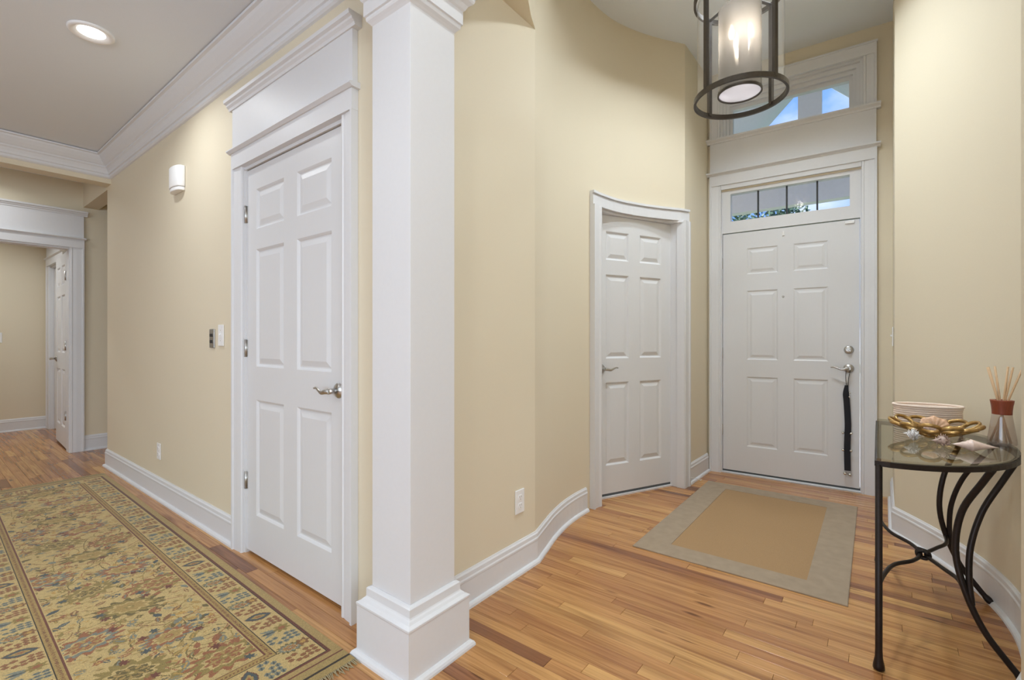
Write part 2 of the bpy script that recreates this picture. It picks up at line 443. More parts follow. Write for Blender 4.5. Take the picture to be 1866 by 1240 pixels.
def hidden(x, y):   # under the runner, the door mat, or outside the rooms the photograph shows
    if 0.16 < x < 1.0 and 1.5 < y < 5.1: return True
    if 2.5 < x < 3.96 and 0.13 < y < 1.05: return True
    if x < HX + 0.02: return not (y > 1.0)
    if x < 1.3: return y > 1.42
    if y > 5.6 and x < 2.2: return False
    return not (-0.42 < y < 1.56)
def plank_area(x0, x1, y0, y1):
    tot = 0; n = max(2, int((y1-y0)/0.06))
    for i in range(n):
        a, b = y0+(y1-y0)*i/n, y0+(y1-y0)*(i+1)/n
        if hidden((x0+x1)/2, (a+b)/2): continue
        q = [pix(x0,a,0), pix(x1,a,0), pix(x1,b,0), pix(x0,b,0)]
        if any(p is None for p in q): continue
        cx_, cy_ = sum(p[0] for p in q)/4, sum(p[1] for p in q)/4
        if not (0 < cx_ < 1866 and 0 < cy_ < 1240): continue
        tot += abs(sum(q[k][0]*q[(k+1)%4][1]-q[(k+1)%4][0]*q[k][1] for k in range(4)))/2
    return tot
planks = []
prng = random.Random(5)
nx0 = int(-3.6/PW); nx1 = int(4.5/PW)
for ix in range(nx0, nx1):
    x0 = ix*PW; y = -3.2 - prng.random(); seen = -0.2 < x0
    while y < 8.7:
        L = prng.choice((0.35, 0.5, 0.62, 0.75, 0.9, 1.1, 1.35)) * (0.85 + 0.3*prng.random())
        if not seen: L *= 2.2
        y1 = min(y+L, 8.75); y0 = max(y, -3.25)
        t = prng.random(); t = t*0.26 if prng.random() < 0.20 else 0.22 + 0.78*t
        if y1 > y0: planks.append([plank_area(x0, x0+PW, y0, y1) if seen else 0, x0, x0+PW, y0, y1, (t, prng.random()**2*0.8, prng.random())])
        y += L
planks.sort(key=lambda p: -p[0])
def set_rnd(me, cols):
    a = me.attributes.new('plank_rnd', 'FLOAT_COLOR', 'POINT')
    a.data.foreach_set('color', np.asarray(cols, np.float32).ravel())
for p in planks[:300]:
    v, f = plank_mesh(*p[1:6]); me = bpy.data.meshes.new('plank'); me.from_pydata(v, [], f)
    me.materials.append(MATS['oak_plank']); set_rnd(me, [(*p[5], 1)]*len(v))
    o = bpy.data.objects.new('plank', me); COL.objects.link(o); o.parent = floor
av, af, ac = [], [], []
for p in planks[300:]:
    v, f = plank_mesh(*p[1:6]); k = len(av); av += v; af += [tuple(i+k for i in q) for q in f]; ac += [(*p[5], 1)]*len(v)
me = bpy.data.meshes.new('plank_field'); me.from_pydata(av, [], af); me.materials.append(MATS['oak_plank']); set_rnd(me, ac)
o = bpy.data.objects.new('plank_field', me); COL.objects.link(o); o.parent = floor; o['kind'] = 'stuff'

# ------------------------------------------------------------------ walls
def panel_wall(name, label, segs, mat='wall_paint'):
    b = MB()
    for s_ in segs: b.box(*s_)
    return struct(b.build(name, mat), label, 'wall')
DTOP = 2.062          # head of door openings
# hall wall with the near closet door
HD0, HD1 = 1.765, 2.70
panel_wall('wall_hall', 'long cream wall of the hall beside the runner rug', [
    (HX, 1.25, FLY+0.002, HD0, 0, H1), (HX, 1.25, HD1, 5.51, 0, H1), (HX, 1.25, HD0, HD1, DTOP, H1)])
# closet interior behind that door (dark)
panel_wall('wall_closet', 'cream wall closing the hall closet', [(1.95, 2.0, 1.68, 2.85, 0, H1), (1.25, 1.95, 2.80, 2.85, 0, H1)])
# flat foyer wall left, then the curved wall with door opening
panel_wall('wall_foyer_left', 'flat cream foyer wall right of the white column', [(HX, 2.0, FLY, FLY+0.12, 0, H1)])
def arc_wall(name, label, arc, z0, z1, thick, open_rng=None, open_top=0):
    """curved wall of even thickness: smooth room face, flat back, an opening left out below open_top"""
    n = len(arc); bk_ = []
    for i in range(n):
        p, q = arc[max(i-1, 0)], arc[min(i+1, n-1)]
        d = Vector((q[0]-p[0], q[1]-p[1])); d.normalize(); bk_.append((arc[i][0]-d.y*thick, arc[i][1]+d.x*thick))
    zs = [z0, open_top, z1] if open_rng else [z0, z1]
    def solid(i, r_):
        if i < 0 or i > n-2 or r_ < 0 or r_ > len(zs)-2: return False
        xm = (arc[i][0]+arc[i+1][0])/2
        return not (open_rng and r_ == 0 and open_rng[0] < xm < open_rng[1])
    b = MB()
    for i in range(n-1):
        for r_ in range(len(zs)-1):
            if not solid(i, r_): continue
            p, q, Q, P_ = arc[i], arc[i+1], bk_[i+1], bk_[i]; za, zb = zs[r_], zs[r_+1]
            vs = [(*p,za),(*q,za),(*Q,za),(*P_,za),(*p,zb),(*q,zb),(*Q,zb),(*P_,zb)]
            fs = [(2,3,7,6)]
            if not solid(i-1, r_): fs.append((3,0,4,7))
            if not solid(i+1, r_): fs.append((1,2,6,5))
            if not solid(i, r_-1): fs.append((0,3,2,1))
            if not solid(i, r_+1): fs.append((4,5,6,7))
            b.add(vs, fs); b.add(vs, [(0,1,5,4)], True)
    o = b.build(name, 'wall_paint')
    bm = bmesh.new(); bm.from_mesh(o.data); bmesh.ops.remove_doubles(bm, verts=bm.verts, dist=1e-5)
    bmesh.ops.recalc_face_normals(bm, faces=bm.faces)
    for e in bm.edges:
        if len(e.link_faces) == 2 and e.calc_face_angle(0) > R(30): e.smooth = False
    bm.to_mesh(o.data); bm.free()
    return struct(o, label, 'wall')
# exact opening ends on the arc
OPL, OPR = 2.935, 3.685
def arc_at(arc, x):
    for i in range(len(arc)-1):
        if min(arc[i][0],arc[i+1][0]) <= x <= max(arc[i][0],arc[i+1][0]):
            t = (x-arc[i][0])/(arc[i+1][0]-arc[i][0]); return (x, arc[i][1]+t*(arc[i+1][1]-arc[i][1]))
    return arc[-1]
def with_points(arc, xs):
    pts = list(arc) + [arc_at(arc, x) for x in xs]; pts = sorted(set(pts), key=lambda p: p[0])
    out = [pts[0]]
    for p in pts[1:]:
        if abs(p[0]-out[-1][0]) > 1e-4: out.append(p)
    return out
LARC = with_points(LEFT_ARC, [OPL, OPR])
arc_wall('wall_foyer_curved', 'concave curved cream foyer wall around the narrow white door', LARC, 0, H2, 0.10, (OPL, OPR), DTOP)
FLC = fw(-0.595)     # where the left return meets the front wall
FRC = fw(0.668)      # where the right return meets the front wall
b = MB(); b.prism([LARC[-1], FLC, (FLC[0], FLC[1]+0.08), (LARC[-1][0]+0.02, LARC[-1][1]+0.08)], 0, H2)
struct(b.build('wall_return_left', 'wall_paint'), 'narrow cream return wall between curved door and entry door', 'wall')
b = MB(); b.prism([FRC, RIGHT_ARC[0], (RIGHT_ARC[0][0], RIGHT_ARC[0][1]-0.08), (FRC[0], FRC[1]-0.08)], 0, H2)
struct(b.build('wall_return_right', 'wall_paint'), 'thin cream return wall right of the entry door', 'wall')
arc_wall('wall_foyer_right', 'curved cream wall behind the glass console table', RIGHT_ARC, 0, H2, 0.10)
panel_wall('wall_entry_right', 'flat cream wall end at the right picture edge', [(1.25, 2.0, FRY-0.12, FRY, 0, H1), (HX, 1.25, -3.2, FRY, 0, H1)])
# front wall with door / transom / upper window openings (local frame)
DW2 = 0.4795
b = MB()
FWT = 0.16
b.box(-0.75, -DW2-0.02, 0, FWT, 0, H2); b.box(DW2+0.02, 0.80, 0, FWT, 0, H2)
b.box(-DW2-0.02, DW2+0.02, 0, FWT, 2.42, 2.86)
b.box(-DW2-0.02, DW2+0.02, 0, FWT, 3.26, H2)
o = b.build('wall_front', 'wall_paint'); o.matrix_world = FM
struct(o, 'cream front wall holding the entry door and transoms', 'wall')
# hall end: cross beam, side header, back wall, far room
panel_wall('wall_end', 'cream end wall of the hall around the far doorway', [
    (-3.6, 0.215, 6.45, 6.57, 0, H1), (1.035, 2.6, 6.45, 6.57, 0, H1), (0.215, 1.035, 6.45, 6.57, DTOP, H1)])
panel_wall('wall_header', 'cream header beam over the side passage', [(HX, 1.25, 5.51, 6.45, 2.50, H1)])
panel_wall('wall_beam', 'cream cross beam under the hall ceiling', [(-3.6, HX, 5.38, 5.53, 2.525, H1)])
panel_wall('wall_passage', 'cream walls of the side passage', [(2.6, 2.7, 5.40, 6.57, 0, H1), (1.25, 2.6, 5.30, 5.40, 0, H1)])
FRX, FRYY = 1.15, 8.50
panel_wall('wall_far', 'pale cream back wall of the room beyond the hall', [(-2.0, 1.32, FRYY, FRYY+0.1, 0, H1)])
panel_wall('wall_far_side', 'cream side wall of the room beyond the hall', [
    (FRX, FRX+0.1, 6.57, 7.50, 0, H1), (FRX, FRX+0.1, 8.35, FRYY, 0, H1), (FRX, FRX+0.1, 7.50, 8.35, DTOP, H1)])
panel_wall('wall_far_left', 'cream left wall of the room beyond the hall', [(-2.1, -2.0, 6.57, 8.6, 0, H1)])
# living room behind the camera
wx0, wx1 = -0.2, 3.4
panel_wall('wall_living_west', 'cream living room wall with wide windows', [
    (-3.7, -3.6, -3.2, wx0, 0, H1), (-3.7, -3.6, wx1, 6.57, 0, H1), (-3.7, -3.6, wx0, wx1, 0, 0.70), (-3.7, -3.6, wx0, wx1, 2.40, H1)])
panel_wall('wall_living_south', 'cream living room wall with a wide window', [
    (-3.7, -2.9, -3.3, -3.2, 0, H1), (-0.3, 1.25, -3.3, -3.2, 0, H1), (-2.9, -0.3, -3.3, -3.2, 0, 0.70), (-2.9, -0.3, -3.3, -3.2, 2.40, H1)])

# ------------------------------------------------------------------ ceilings
b = MB()
b.box(-3.7, HX, -3.3, 5.40, H1, H1+0.06)
b.box(-3.7, 2.7, 5.40, 8.6, H1, H1+0.06)
b.box(HX, EC[0]-EA, FRY-0.12, FLY+0.12, H1, H1+0.06)
b.box(HX, 2.0, 1.66, 2.85, H1, H1+0.06)
xs = [EC[0]-EA + (2.0-EC[0]+EA)*(k/14)**2 for k in range(15)]
struct(b.build('ceiling', 'ceiling_paint'), 'flat white hall ceiling', 'ceiling')
b = MB()
b.prism([(x, oval(x, 1)) for x in xs] + [(2.0, FLY+0.10), (xs[0], FLY+0.10)], H1, H1+0.06)
b.prism([(x, oval(x, -1)) for x in xs] + [(2.0, FRY-0.10), (xs[0], FRY-0.10)], H1, H1+0.06)
struct(b.build('ceiling_soffit', 'wall_paint'), 'cream soffit corners under the raised oval foyer ceiling', 'ceiling')
# drum riser of the raised oval (near side)
b = MB()
arc = [(x, oval(x, 1)) for x in xs[::-1]] + [(x, oval(x, -1)) for x in xs[1:]]
for i in range(len(arc)-1):
    p, q = arc[i], arc[i+1]
    def outw(r): d = Vector((r[0]-EC[0], r[1]-EC[1])); d.normalize(); return (r[0]+d.x*0.06, r[1]+d.y*0.06)
    P2, Q2 = outw(p), outw(q)
    zl = H1+0.0602
    vs = [(*p,zl),(*q,zl),(*Q2,zl),(*P2,zl),(*p,H2),(*q,H2),(*Q2,H2),(*P2,H2)]
    b.add(vs, [(0,3,2,1),(4,5,6,7),(2,3,7,6),(0,1,5,4)])
o = b.build('wall_drum', 'wall_paint')
struct(o, 'curved cream riser of the raised oval foyer ceiling', 'wall')
b = MB(); b.box(1.2, 4.62, -0.62, 1.75, H2, H2+0.06)
struct(b.build('ceiling_foyer', 'ceiling_paint'), 'high white foyer ceiling', 'ceiling')

# ------------------------------------------------------------------ base, crown and casing profiles
BASE = [(0,0),(0.030,0),(0.029,0.010),(0.024,0.017),(0.014,0.020),(0.014,0.112),(0.0155,0.116),(0.0155,0.124),(0.012,0.130),(0.011,0.146),(0.006,0.152),(0.004,0.157),(0,0.157)]
def baseboard(name, label, path):
    b = MB(); b.sweep(BASE, path)
    return struct(b.build(name, 'trim_paint'), label, 'baseboard')
# 'out' is left of travel
baseboard('baseboard_hall', 'white baseboard along the hall wall beside the rug', [(HX, 2.802), (HX, 5.51), (1.25, 5.51)])
baseboard('baseboard_foyer_left', 'white baseboard bending from the column to the curved door',
          [p for p in reversed([(1.312, FLY)] + [q for q in LARC if q[0] <= 2.84])])
baseboard('baseboard_return', 'short white baseboard between curved door and entry door', [(FLC[0]-0.035, FLC[1]), (3.79, LARC[-1][1]-0.001)])
baseboard('baseboard_right', 'white baseboard sweeping behind the console table', [(1.3, FRY)] + RIGHT_ARC[::-1] + [(FRC[0]-0.035, FRC[1])])
baseboard('baseboard_end', 'white baseboard right of the far doorway', [(2.6, 6.45), (1.135, 6.45)])
baseboard('baseboard_end_left', 'white baseboard left of the far doorway', [(0.115, 6.45), (-3.6, 6.45)])
baseboard('baseboard_far', 'white baseboard on the pale wall seen through the far doorway', [(FRX, FRYY), (-2.0, FRYY)])
CROWN = [(0,2.745),(0.118,2.745),(0.118,2.732),(0.104,2.728),(0.098,2.715),(0.080,2.690),(0.060,2.668),(0.050,2.660),(0.050,2.650),(0.040,2.640),(0.030,2.618),(0.026,2.600),(0.018,2.596),(0.018,2.578),(0.010,2.570),(0,2.566)]
b = MB(); b.sweep([(o_, z_) for o_, z_ in CROWN], [(HX, 1.54), (HX, 5.38), (-3.6, 5.38)])
struct(b.build('trim_1', 'trim_paint'), 'stepped white crown moulding along the hall ceiling', 'crown moulding')

def vcasing(b, u0, u1, z0, z1, band='out', t=0.024, y0=0.0):
    """flat casing leg in a wall frame (x=u, y into wall) with raised outer band and inner bead; band side: -1 left, +1 right"""
    w = u1-u0
    prof = [(u0, y0), (u0, y0-t-0.006), (u0+0.012, y0-t-0.006), (u0+0.016, y0-t+0.002), (u0+w*0.55, y0-t+0.004), (u1-0.018, y0-t+0.008), (u1-0.014, y0-t+0.004), (u1-0.004, y0-t+0.006), (u1, y0-t+0.012), (u1, y0)]
    if band == 1: prof = [(u0+u1-x, y) for x, y in prof][::-1]
    b.prism(prof, z0, z1)

# ------------------------------------------------------------------ six-panel doors
def panel_piece(w, h, depth, shallow=False):
    """raised-panel insert filling an opening w x h; local: x right, z up, front face at y=0, y into the door"""
    if shallow: rings = [(0, 0), (0.010, 0.006), (0.022, 0.006), (0.040, 0.001)]
    else: rings = [(0, 0), (0.006, 0.004), (0.012, 0.010), (0.018, 0.010), (0.044, 0.002)]
    vs = []; fs = []
    for i, y in rings:
        vs += [(i, y, i), (w-i, y, i), (w-i, y, h-i), (i, y, h-i)]
    for r_ in range(len(rings)-1):
        for k in range(4):
            fs.append((r_*4+k, r_*4+(k+1)%4, r_*4+4+(k+1)%4, r_*4+4+k))
    m = (len(rings)-1)*4
    fs.append((m, m+1, m+2, m+3))
    n = len(vs); vs += [(0, depth, 0), (w, depth, 0), (w, depth, h), (0, depth, h)]
    fs.append((n+3, n+2, n+1, n))
    for k in range(4): fs.append((k, n+k, n+(k+1)%4, (k+1)%4))
    return MB().add(vs, fs)
def door_leaf(root, w, h, z0, cols, rows, thick=0.035, y0=0.0, x0=None, shallow=False, mat='door_paint'):
    """cols=(stile, panel, mullion, panel, stile) rows = panel z-fractions from the top"""
    if x0 is None: x0 = -w/2
    b = MB(); xs_ = [x0]
    for c in cols: xs_.append(xs_[-1]+c)
    zt = [z0 + h*(1-r_) for r_ in rows]      # top1,bot1,top2,bot2,top3,bot3
    b.box(xs_[0], xs_[1], y0, y0+thick, z0, z0+h); b.box(xs_[4], xs_[5], y0, y0+thick, z0, z0+h)
    b.box(xs_[2], xs_[3], y0, y0+thick, zt[5], zt[0])
    bands = [(zt[0], z0+h), (zt[2], zt[1]), (zt[4], zt[3]), (z0, zt[5])]
    b.box(xs_[1], xs_[4], y0, y0+thick, *bands[0]); b.box(xs_[1], xs_[4], y0, y0+thick, *bands[3])
    for za, zb in bands[1:3]:
        b.box(xs_[1], xs_[2], y0, y0+thick, za, zb); b.box(xs_[3], xs_[4], y0, y0+thick, za, zb)
    # remove the seams inside the mullion crossing by keeping every piece in one mesh
    leaf = b.build('leaf', mat, root)
    for ci in (1, 3):
        for r_ in range(3):
            za, zb = zt[2*r_+1], zt[2*r_]
            p = panel_piece(cols[ci], zb-za, thick*0.8, shallow).build('panel', mat, root)
            p.location = (xs_[ci], y0, za)
    return leaf
ROWS = (0.057, 0.160, 0.2125, 0.515, 0.601, 0.900)
def hinge(root, x, z, y, w=0.030):
    b = MB(); b.box(x-w*0.5, x+w*0.5, y-0.002, y+0.001, z-0.045, z+0.045)
    b.tube([(x, y-0.004, z-0.047), (x, y-0.004, z+0.047)], 0.0065, 8)
    return b.build('hinge', 'nickel', root)
def lever(root, x, y, z, sgn, length=0.118):
    """wave lever; sgn=-1 points to local -x"""
    p = MB(); prof = [(0.0335, 0), (0.0335, 0.003), (0.030, 0.008), (0.018, 0.012), (0.014, 0.014)]
    p.lathe(prof, 24).xform(Matrix.Translation((x, y, z)) @ Matrix.Rotation(R(90), 4, 'X'))
    h = p.build('handle', 'nickel', root)
    q = MB(); q.tube([(x, y-0.012, z), (x, y-0.052, z)], [0.0105, 0.0125], 14)
    pts = spline([(x, y-0.048, z), (x+sgn*0.020, y-0.055, z-0.003), (x+sgn*0.045, y-0.056, z-0.007), (x+sgn*0.070, y-0.054, z+0.002), (x+sgn*0.095, y-0.050, z+0.009), (x+sgn*length, y-0.047, z+0.006)], 5)
    n = len(pts); q.tube(pts, [0.0115*(1-0.62*i/(n-1)) for i in range(n)], 10, flat=0.75)
    q.build('lever', 'nickel', h)
    return h

# --- hall closet door (door_1)
hd_w = 0.918; hd_c = (1.772+2.690)/2
d1 = thing('door_1', 'tall white six-panel closet door beside the white column', 'door', (HX+0.006, hd_c, 0), R(-90), kind='structure')
door_leaf(d1, hd_w, 2.035, 0.018, (0.108, 0.293, 0.126, 0.293, 0.098), ROWS)
for z in (0.39, 1.10, 1.82): hinge(d1, -hd_w/2-0.004, z, -0.001)
lever(d1, 0.418, 0.0, 0.930, -1)
# frame and craftsman head for a door in a wall frame
def craftsman(name, label, loc, rz, x0, x1, cas_l, cas_r, depth=0.12, t=0.026, ztop=DTOP, ledge=2.158, fr_top=2.40, top=2.450, wall_y=0.0, jamb=True):
    root = thing(name, label, 'door trim', loc, rz, kind='structure')
    if jamb:
        b = MB(); b.box(x0, x0+0.014, wall_y-0.004, wall_y+depth, 0, ztop-0.0); b.box(x1-0.014, x1, wall_y-0.004, wall_y+depth, 0, ztop)
        b.box(x0, x1, wall_y-0.004, wall_y+depth, ztop-0.004, ztop+0.012)
        b.build('jamb', 'trim_paint', root)
    for s_, (a, c) in ((-1, (x0+0.006-cas_l, x0+0.006)), (1, (x1-0.006, x1-0.006+cas_r))):
        b = MB(); vcasing(b, a, c, 0, ztop+0.012, s_, t, wall_y-0.0005)
        b.build('casing', 'trim_paint', root)
    L0, L1 = x0+0.006-cas_l, x1-0.006+cas_r
    b = MB(); b.box(L0-0.001, L1+0.001, wall_y-t-0.006, wall_y-0.0005, ztop+0.012, ledge); b.build('head_casing', 'trim_paint', root)
    b = MB(); b.prism([(wall_y, ledge), (wall_y-t-0.012, ledge), (wall_y-t-0.026, ledge+0.010), (wall_y-t-0.026, ledge+0.016), (wall_y-t-0.004, ledge+0.024), (wall_y, ledge+0.024)], L0-0.016, L1+0.016, 'x'); b.build('ledge', 'trim_paint', root)
    b = MB(); b.box(L0+0.002, L1-0.002, wall_y-t, wall_y-0.0005, ledge+0.024, fr_top); b.build('frieze', 'trim_paint', root)
    z = fr_top; h_ = top-fr_top
    b = MB(); b.prism([(wall_y, z), (wall_y-t-0.006, z), (wall_y-t-0.010, z+h_*0.22), (wall_y-t-0.020, z+h_*0.40), (wall_y-t-0.022, z+h_*0.56), (wall_y-t-0.034, z+h_*0.66), (wall_y-t-0.036, z+h_*0.97), (wall_y-t-0.030, top), (wall_y, top)], L0-0.026, L1+0.026, 'x'); b.build('cornice', 'trim_paint', root)
    return root
# wall frame of the hall wall: x right = -Y ; origin at (HX, hd_c)
craftsman('trim_2', 'white door surround with tall frieze around the hall closet door', (HX, hd_c, 0), R(-90), -(2.704-hd_c), (hd_c-1.752), 0.100, 0.092, depth=0.10)

# --- far doorway in the end wall, its open door, and the door on the far room's side wall
craftsman('trim_3', 'white cased doorway with tall frieze at the end of the hall', (0.625, 6.45, 0), 0, -0.41, 0.41, 0.10, 0.105, depth=0.12)
d2 = thing('door_2', 'white six-panel door standing open in the far doorway', 'door', (1.024, 6.592, 0), R(-92.6), kind='structure')
door_leaf(d2, 0.78, 2.03, 0.018, (0.095, 0.245, 0.10, 0.245, 0.095), ROWS, x0=-0.78)
for z in (0.36, 1.08, 1.80):
    b = MB(); b.box(0.0005, 0.003, 0.003, 0.034, z-0.045, z+0.045); b.box(-0.030, 0.020, -0.003, -0.0004, z-0.045, z+0.045)
    b.tube([(0.006, -0.006, z-0.048), (0.006, -0.006, z+0.048)], 0.007, 8); b.build('hinge', 'nickel', d2)
lever(d2, -0.72, 0.0, 0.93, 1)
craftsman('trim_4', 'white door surround with frieze deep in the far room', (FRX, 7.925, 0), R(-90), -0.425, 0.425, 0.10, 0.10, depth=0.10)
d4 = thing('door_4', 'white closed door in the far room half hidden by the open door', 'door', (FRX+0.03, 7.925, 0), R(-90), kind='structure')
door_leaf(d4, 0.816, 2.035, 0.012, (0.10, 0.258, 0.10, 0.258, 0.10), ROWS)

# --- curved-wall door (door_3)
LA, LB = Vector((3.012, 1.598)), Vector((3.688, 1.283))
lw = (LB-LA).length; lrz = math.atan2(LB.y-LA.y, LB.x-LA.x)
d3 = thing('door_3', 'narrow white six-panel door set deep in the curved wall', 'door', ((LA.x+LB.x)/2, (LA.y+LB.y)/2, 0), lrz, kind='structure')
st = 0.105; mu = 0.105; pn = (lw-2*st-mu)/2
door_leaf(d3, lw, 2.015, 0.030, (st, pn, mu, pn, st), ROWS)
b = MB(); b.box(-lw/2, lw/2, 0.002, 0.034, 0.012, 0.0295); b.build('seal', 'rubber_seal', d3)
b = MB(); b.box(-lw/2, lw/2, -0.012, 0.05, 0, 0.012); b.build('threshold', 'trim_paint', d3)
lever(d3, -lw/2+0.062, 0.0, 0.935, 1)
cr = thing('trim_5', 'white casing bent along the curved wall around the narrow door', 'door trim', (0, 0, 0), 0, kind='structure')
b = MB(); b.prism([(2.936, 1.536), (2.944, 1.526), (3.016, 1.594), (3.012, 1.632), (2.985, 1.632)], 0, 2.062); b.build('jamb', 'trim_paint', cr)
b = MB(); b.prism([(3.676, 1.176), (3.684, 1.172), (3.735, 1.215), (3.735, 1.30), (3.692, 1.318), (3.684, 1.284)], 0, 2.062); b.build('jamb', 'trim_paint', cr)
b = MB(); mid = [q for q in LARC if 2.96 < q[0] < 3.66]
b.prism([(2.944, 1.526)] + mid + [(3.676, 1.176), (3.700, 1.30), (3.03, 1.625)], 2.047, 2.066); b.build('head_jamb', 'trim_paint', cr)
b = MB(); b.prism([(2.850, 1.544), (2.850, 1.506), (2.864, 1.505), (2.868, 1.512), (2.915, 1.507), (2.930, 1.499), (2.944, 1.500), (2.944, 1.540)], 0, 2.064); b.build('casing', 'trim_paint', cr)
b = MB(); b.prism([(3.672, 1.232), (3.672, 1.174), (3.684, 1.167), (3.700, 1.168), (3.745, 1.164), (3.752, 1.157), (3.770, 1.155), (3.770, 1.1845), (3.735, 1.19)], 0, 2.064); b.build('casing', 'trim_paint', cr)
def arc_band(z0, z1, off, name):
    pts = [(2.850, 1.5435)] + [q for q in LARC if 2.86 < q[0] < 3.73] + [(3.768, 1.1855)]
    inn = []
    for i, p in enumerate(pts):
        a, c = pts[max(i-1, 0)], pts[min(i+1, len(pts)-1)]
        d = Vector((c[0]-a[0], c[1]-a[1])); d.normalize(); inn.append((p[0]+d.y*off, p[1]-d.x*off))
    b = MB(); n = len(pts)
    for i in range(n-1):
        p, q, r_, t_ = pts[i], pts[i+1], inn[i+1], inn[i]
        vs = [(*p,z0),(*q,z0),(*r_,z0),(*t_,z0),(*p,z1),(*q,z1),(*r_,z1),(*t_,z1)]
        fs = [(0,1,2,3),(4,7,6,5),(0,4,5,1)]
        if i == 0: fs.append((0,3,7,4))
        if i == n-2: fs.append((1,5,6,2))
        b.add(vs, fs); b.add(vs, [(2,6,7,3)], True)
    o = b.build(name, 'trim_paint', cr)
    bm = bmesh.new(); bm.from_mesh(o.data); bmesh.ops.remove_doubles(bm, verts=bm.verts, dist=1e-5)
    for e in bm.edges:
        if len(e.link_faces) == 2 and e.calc_face_angle(0) > R(30): e.smooth = False
    bm.to_mesh(o.data); bm.free()
arc_band(2.064, 2.128, 0.026, 'head_casing'); arc_band(2.128, 2.140, 0.020, 'head_cove'); arc_band(2.140, 2.156, 0.034, 'head_band')

# --- entry door (door_5), its surround (trim_6), transom (window_1) and upper window (window_2)
d5 = thing('door_5', 'wide white six-panel entry door with lever and deadbolt', 'door', FRONT_LOC, FRONT_RZ, kind='structure')
dv = 0.014
door_leaf(d5, 2*DW2-0.006, 2.022, 0.028, (0.187, 0.229, 0.109, 0.231, 0.197), (0.068, 0.176, 0.245, 0.531, 0.602, 0.893), 0.04, dv, shallow=True)
for z in (0.37, 1.03, 1.80): hinge(d5, -DW2-0.003, z, dv-0.003, 0.016)
lever(d5, 0.410, dv, 0.927, -1, 0.112)
p = MB(); p.lathe([(0.031, 0), (0.031, 0.004), (0.026, 0.011), (0.015, 0.013), (0.001, 0.013)], 24).xform(Matrix.Translation((0.410, dv, 1.067)) @ Matrix.Rotation(R(90), 4, 'X'))
db = p.build('deadbolt', 'nickel', d5)
p = MB(); p.box(0.393, 0.427, dv-0.030, dv-0.0125, 1.0615, 1.0725); p.xform(Matrix.Translation((0.41, 0, 1.067)) @ Matrix.Rotation(R(38), 4, 'Y') @ Matrix.Translation((-0.41, 0, -1.067)))
p.build('thumb_turn', 'nickel', db, 0.002)
p = MB(); p.lathe([(0.008, 0), (0.008, 0.003), (0.004, 0.004), (0.001, 0.002)], 14).xform(Matrix.Translation((-0.022, dv, 1.495)) @ Matrix.Rotation(R(90), 4, 'X')); p.build('peephole', 'nickel', d5)
p = MB(); p.box(-0.030, -0.012, dv-0.010, dv-0.0005, 1.985, 2.022); p.build('hook', 'plastic_white', d5, 0.003)
p = MB(); p.box(0.385, 0.445, dv-0.012, dv-0.0005, 2.022, 2.042); p.build('contact_sensor', 'plastic_white', d5, 0.003)
p = MB(); p.box(DW2-0.002, DW2+0.012, dv-0.006, dv, 0.895, 0.960); p.build('strike_plate', 'nickel', d5, 0.002)
p = MB(); p.box(-DW2, DW2, dv+0.004, dv+0.04, 0.016, 0.0275); p.build('seal', 'rubber_seal', d5)
p = MB(); p.prism([(dv-0.022, 0), (dv-0.022, 0.008), (dv-0.012, 0.015), (dv+0.10, 0.015), (dv+0.10, 0)], -DW2, DW2, 'x'); p.build('threshold', 'threshold_metal', d5)

t6 = thing('trim_6', 'tall white surround with two ledges around the entry door', 'door trim', FRONT_LOC, FRONT_RZ, kind='structure')
CI = DW2+0.006; CO = 0.578
for s_ in (-1, 1):
    b = MB(); a, c = (-CO, -CI) if s_ < 0 else (CI, CO)
    vcasing(b, a, c, 0, 2.470, s_, 0.026, -0.0005); b.build('casing', 'trim_paint', t6)
    b = MB(); a, c = (-DW2-0.019, -DW2) if s_ < 0 else (DW2, DW2+0.019)
    b.box(a, c, -0.004, FWT-0.005, 0, 2.06); b.build('jamb', 'trim_paint', t6)
b = MB(); b.box(-CO, CO, -0.030, -0.0005, 2.470, 2.556); b.build('head_casing', 'trim_paint', t6)
b = MB(); b.box(-CI, CI, -0.020, -0.002, 2.432, 2.470); b.build('head_bead', 'trim_paint', t6)
def ledge(z, h_, pr, nm):
    b = MB(); b.prism([(0, z), (-pr*0.55, z), (-pr*0.62, z+h_*0.3), (-pr, z+h_*0.62), (-pr, z+h_), (0, z+h_)], -CO-0.022, CO+0.022, 'x'); b.build(nm, 'trim_paint', t6)
ledge(2.556, 0.026, 0.058, 'ledge')
b = MB(); b.box(-CO+0.004, CO-0.004, -0.026, -0.0005, 2.582, 2.835); b.build('frieze', 'trim_paint', t6)
ledge(2.835, 0.034, 0.066, 'sill_ledge')
# transom
w1 = thing('window_1', 'four-pane transom window directly above the entry door', 'window', FRONT_LOC, FRONT_RZ, kind='structure')
GX0, GX1, GZ0, GZ1 = -0.416, 0.416, 2.155, 2.392
b = MB(); v0, v1 = 0.006, 0.080
b.box(-DW2-0.018, DW2+0.018, v0, v1, 2.058, GZ0); b.box(-DW2-0.018, DW2+0.018, v0, v1, GZ1, 2.4405)
b.box(-DW2-0.018, GX0, v0, v1, GZ0, GZ1); b.box(GX1, DW2+0.018, v0, v1, GZ0, GZ1)
b.build('window_frame', 'trim_paint', w1)
for k in range(4):
    a = GX0+(GX1-GX0)*k/4; c = GX0+(GX1-GX0)*(k+1)/4
    b = MB(); b.box(a+0.003, c-0.003, 0.044, 0.048, GZ0, GZ1); b.build('pane', 'window_glass', w1)
    if k: b = MB(); b.box(a-0.006, a+0.006, 0.038, 0.054, GZ0, GZ1); b.build('muntin', 'black_plastic', w1)
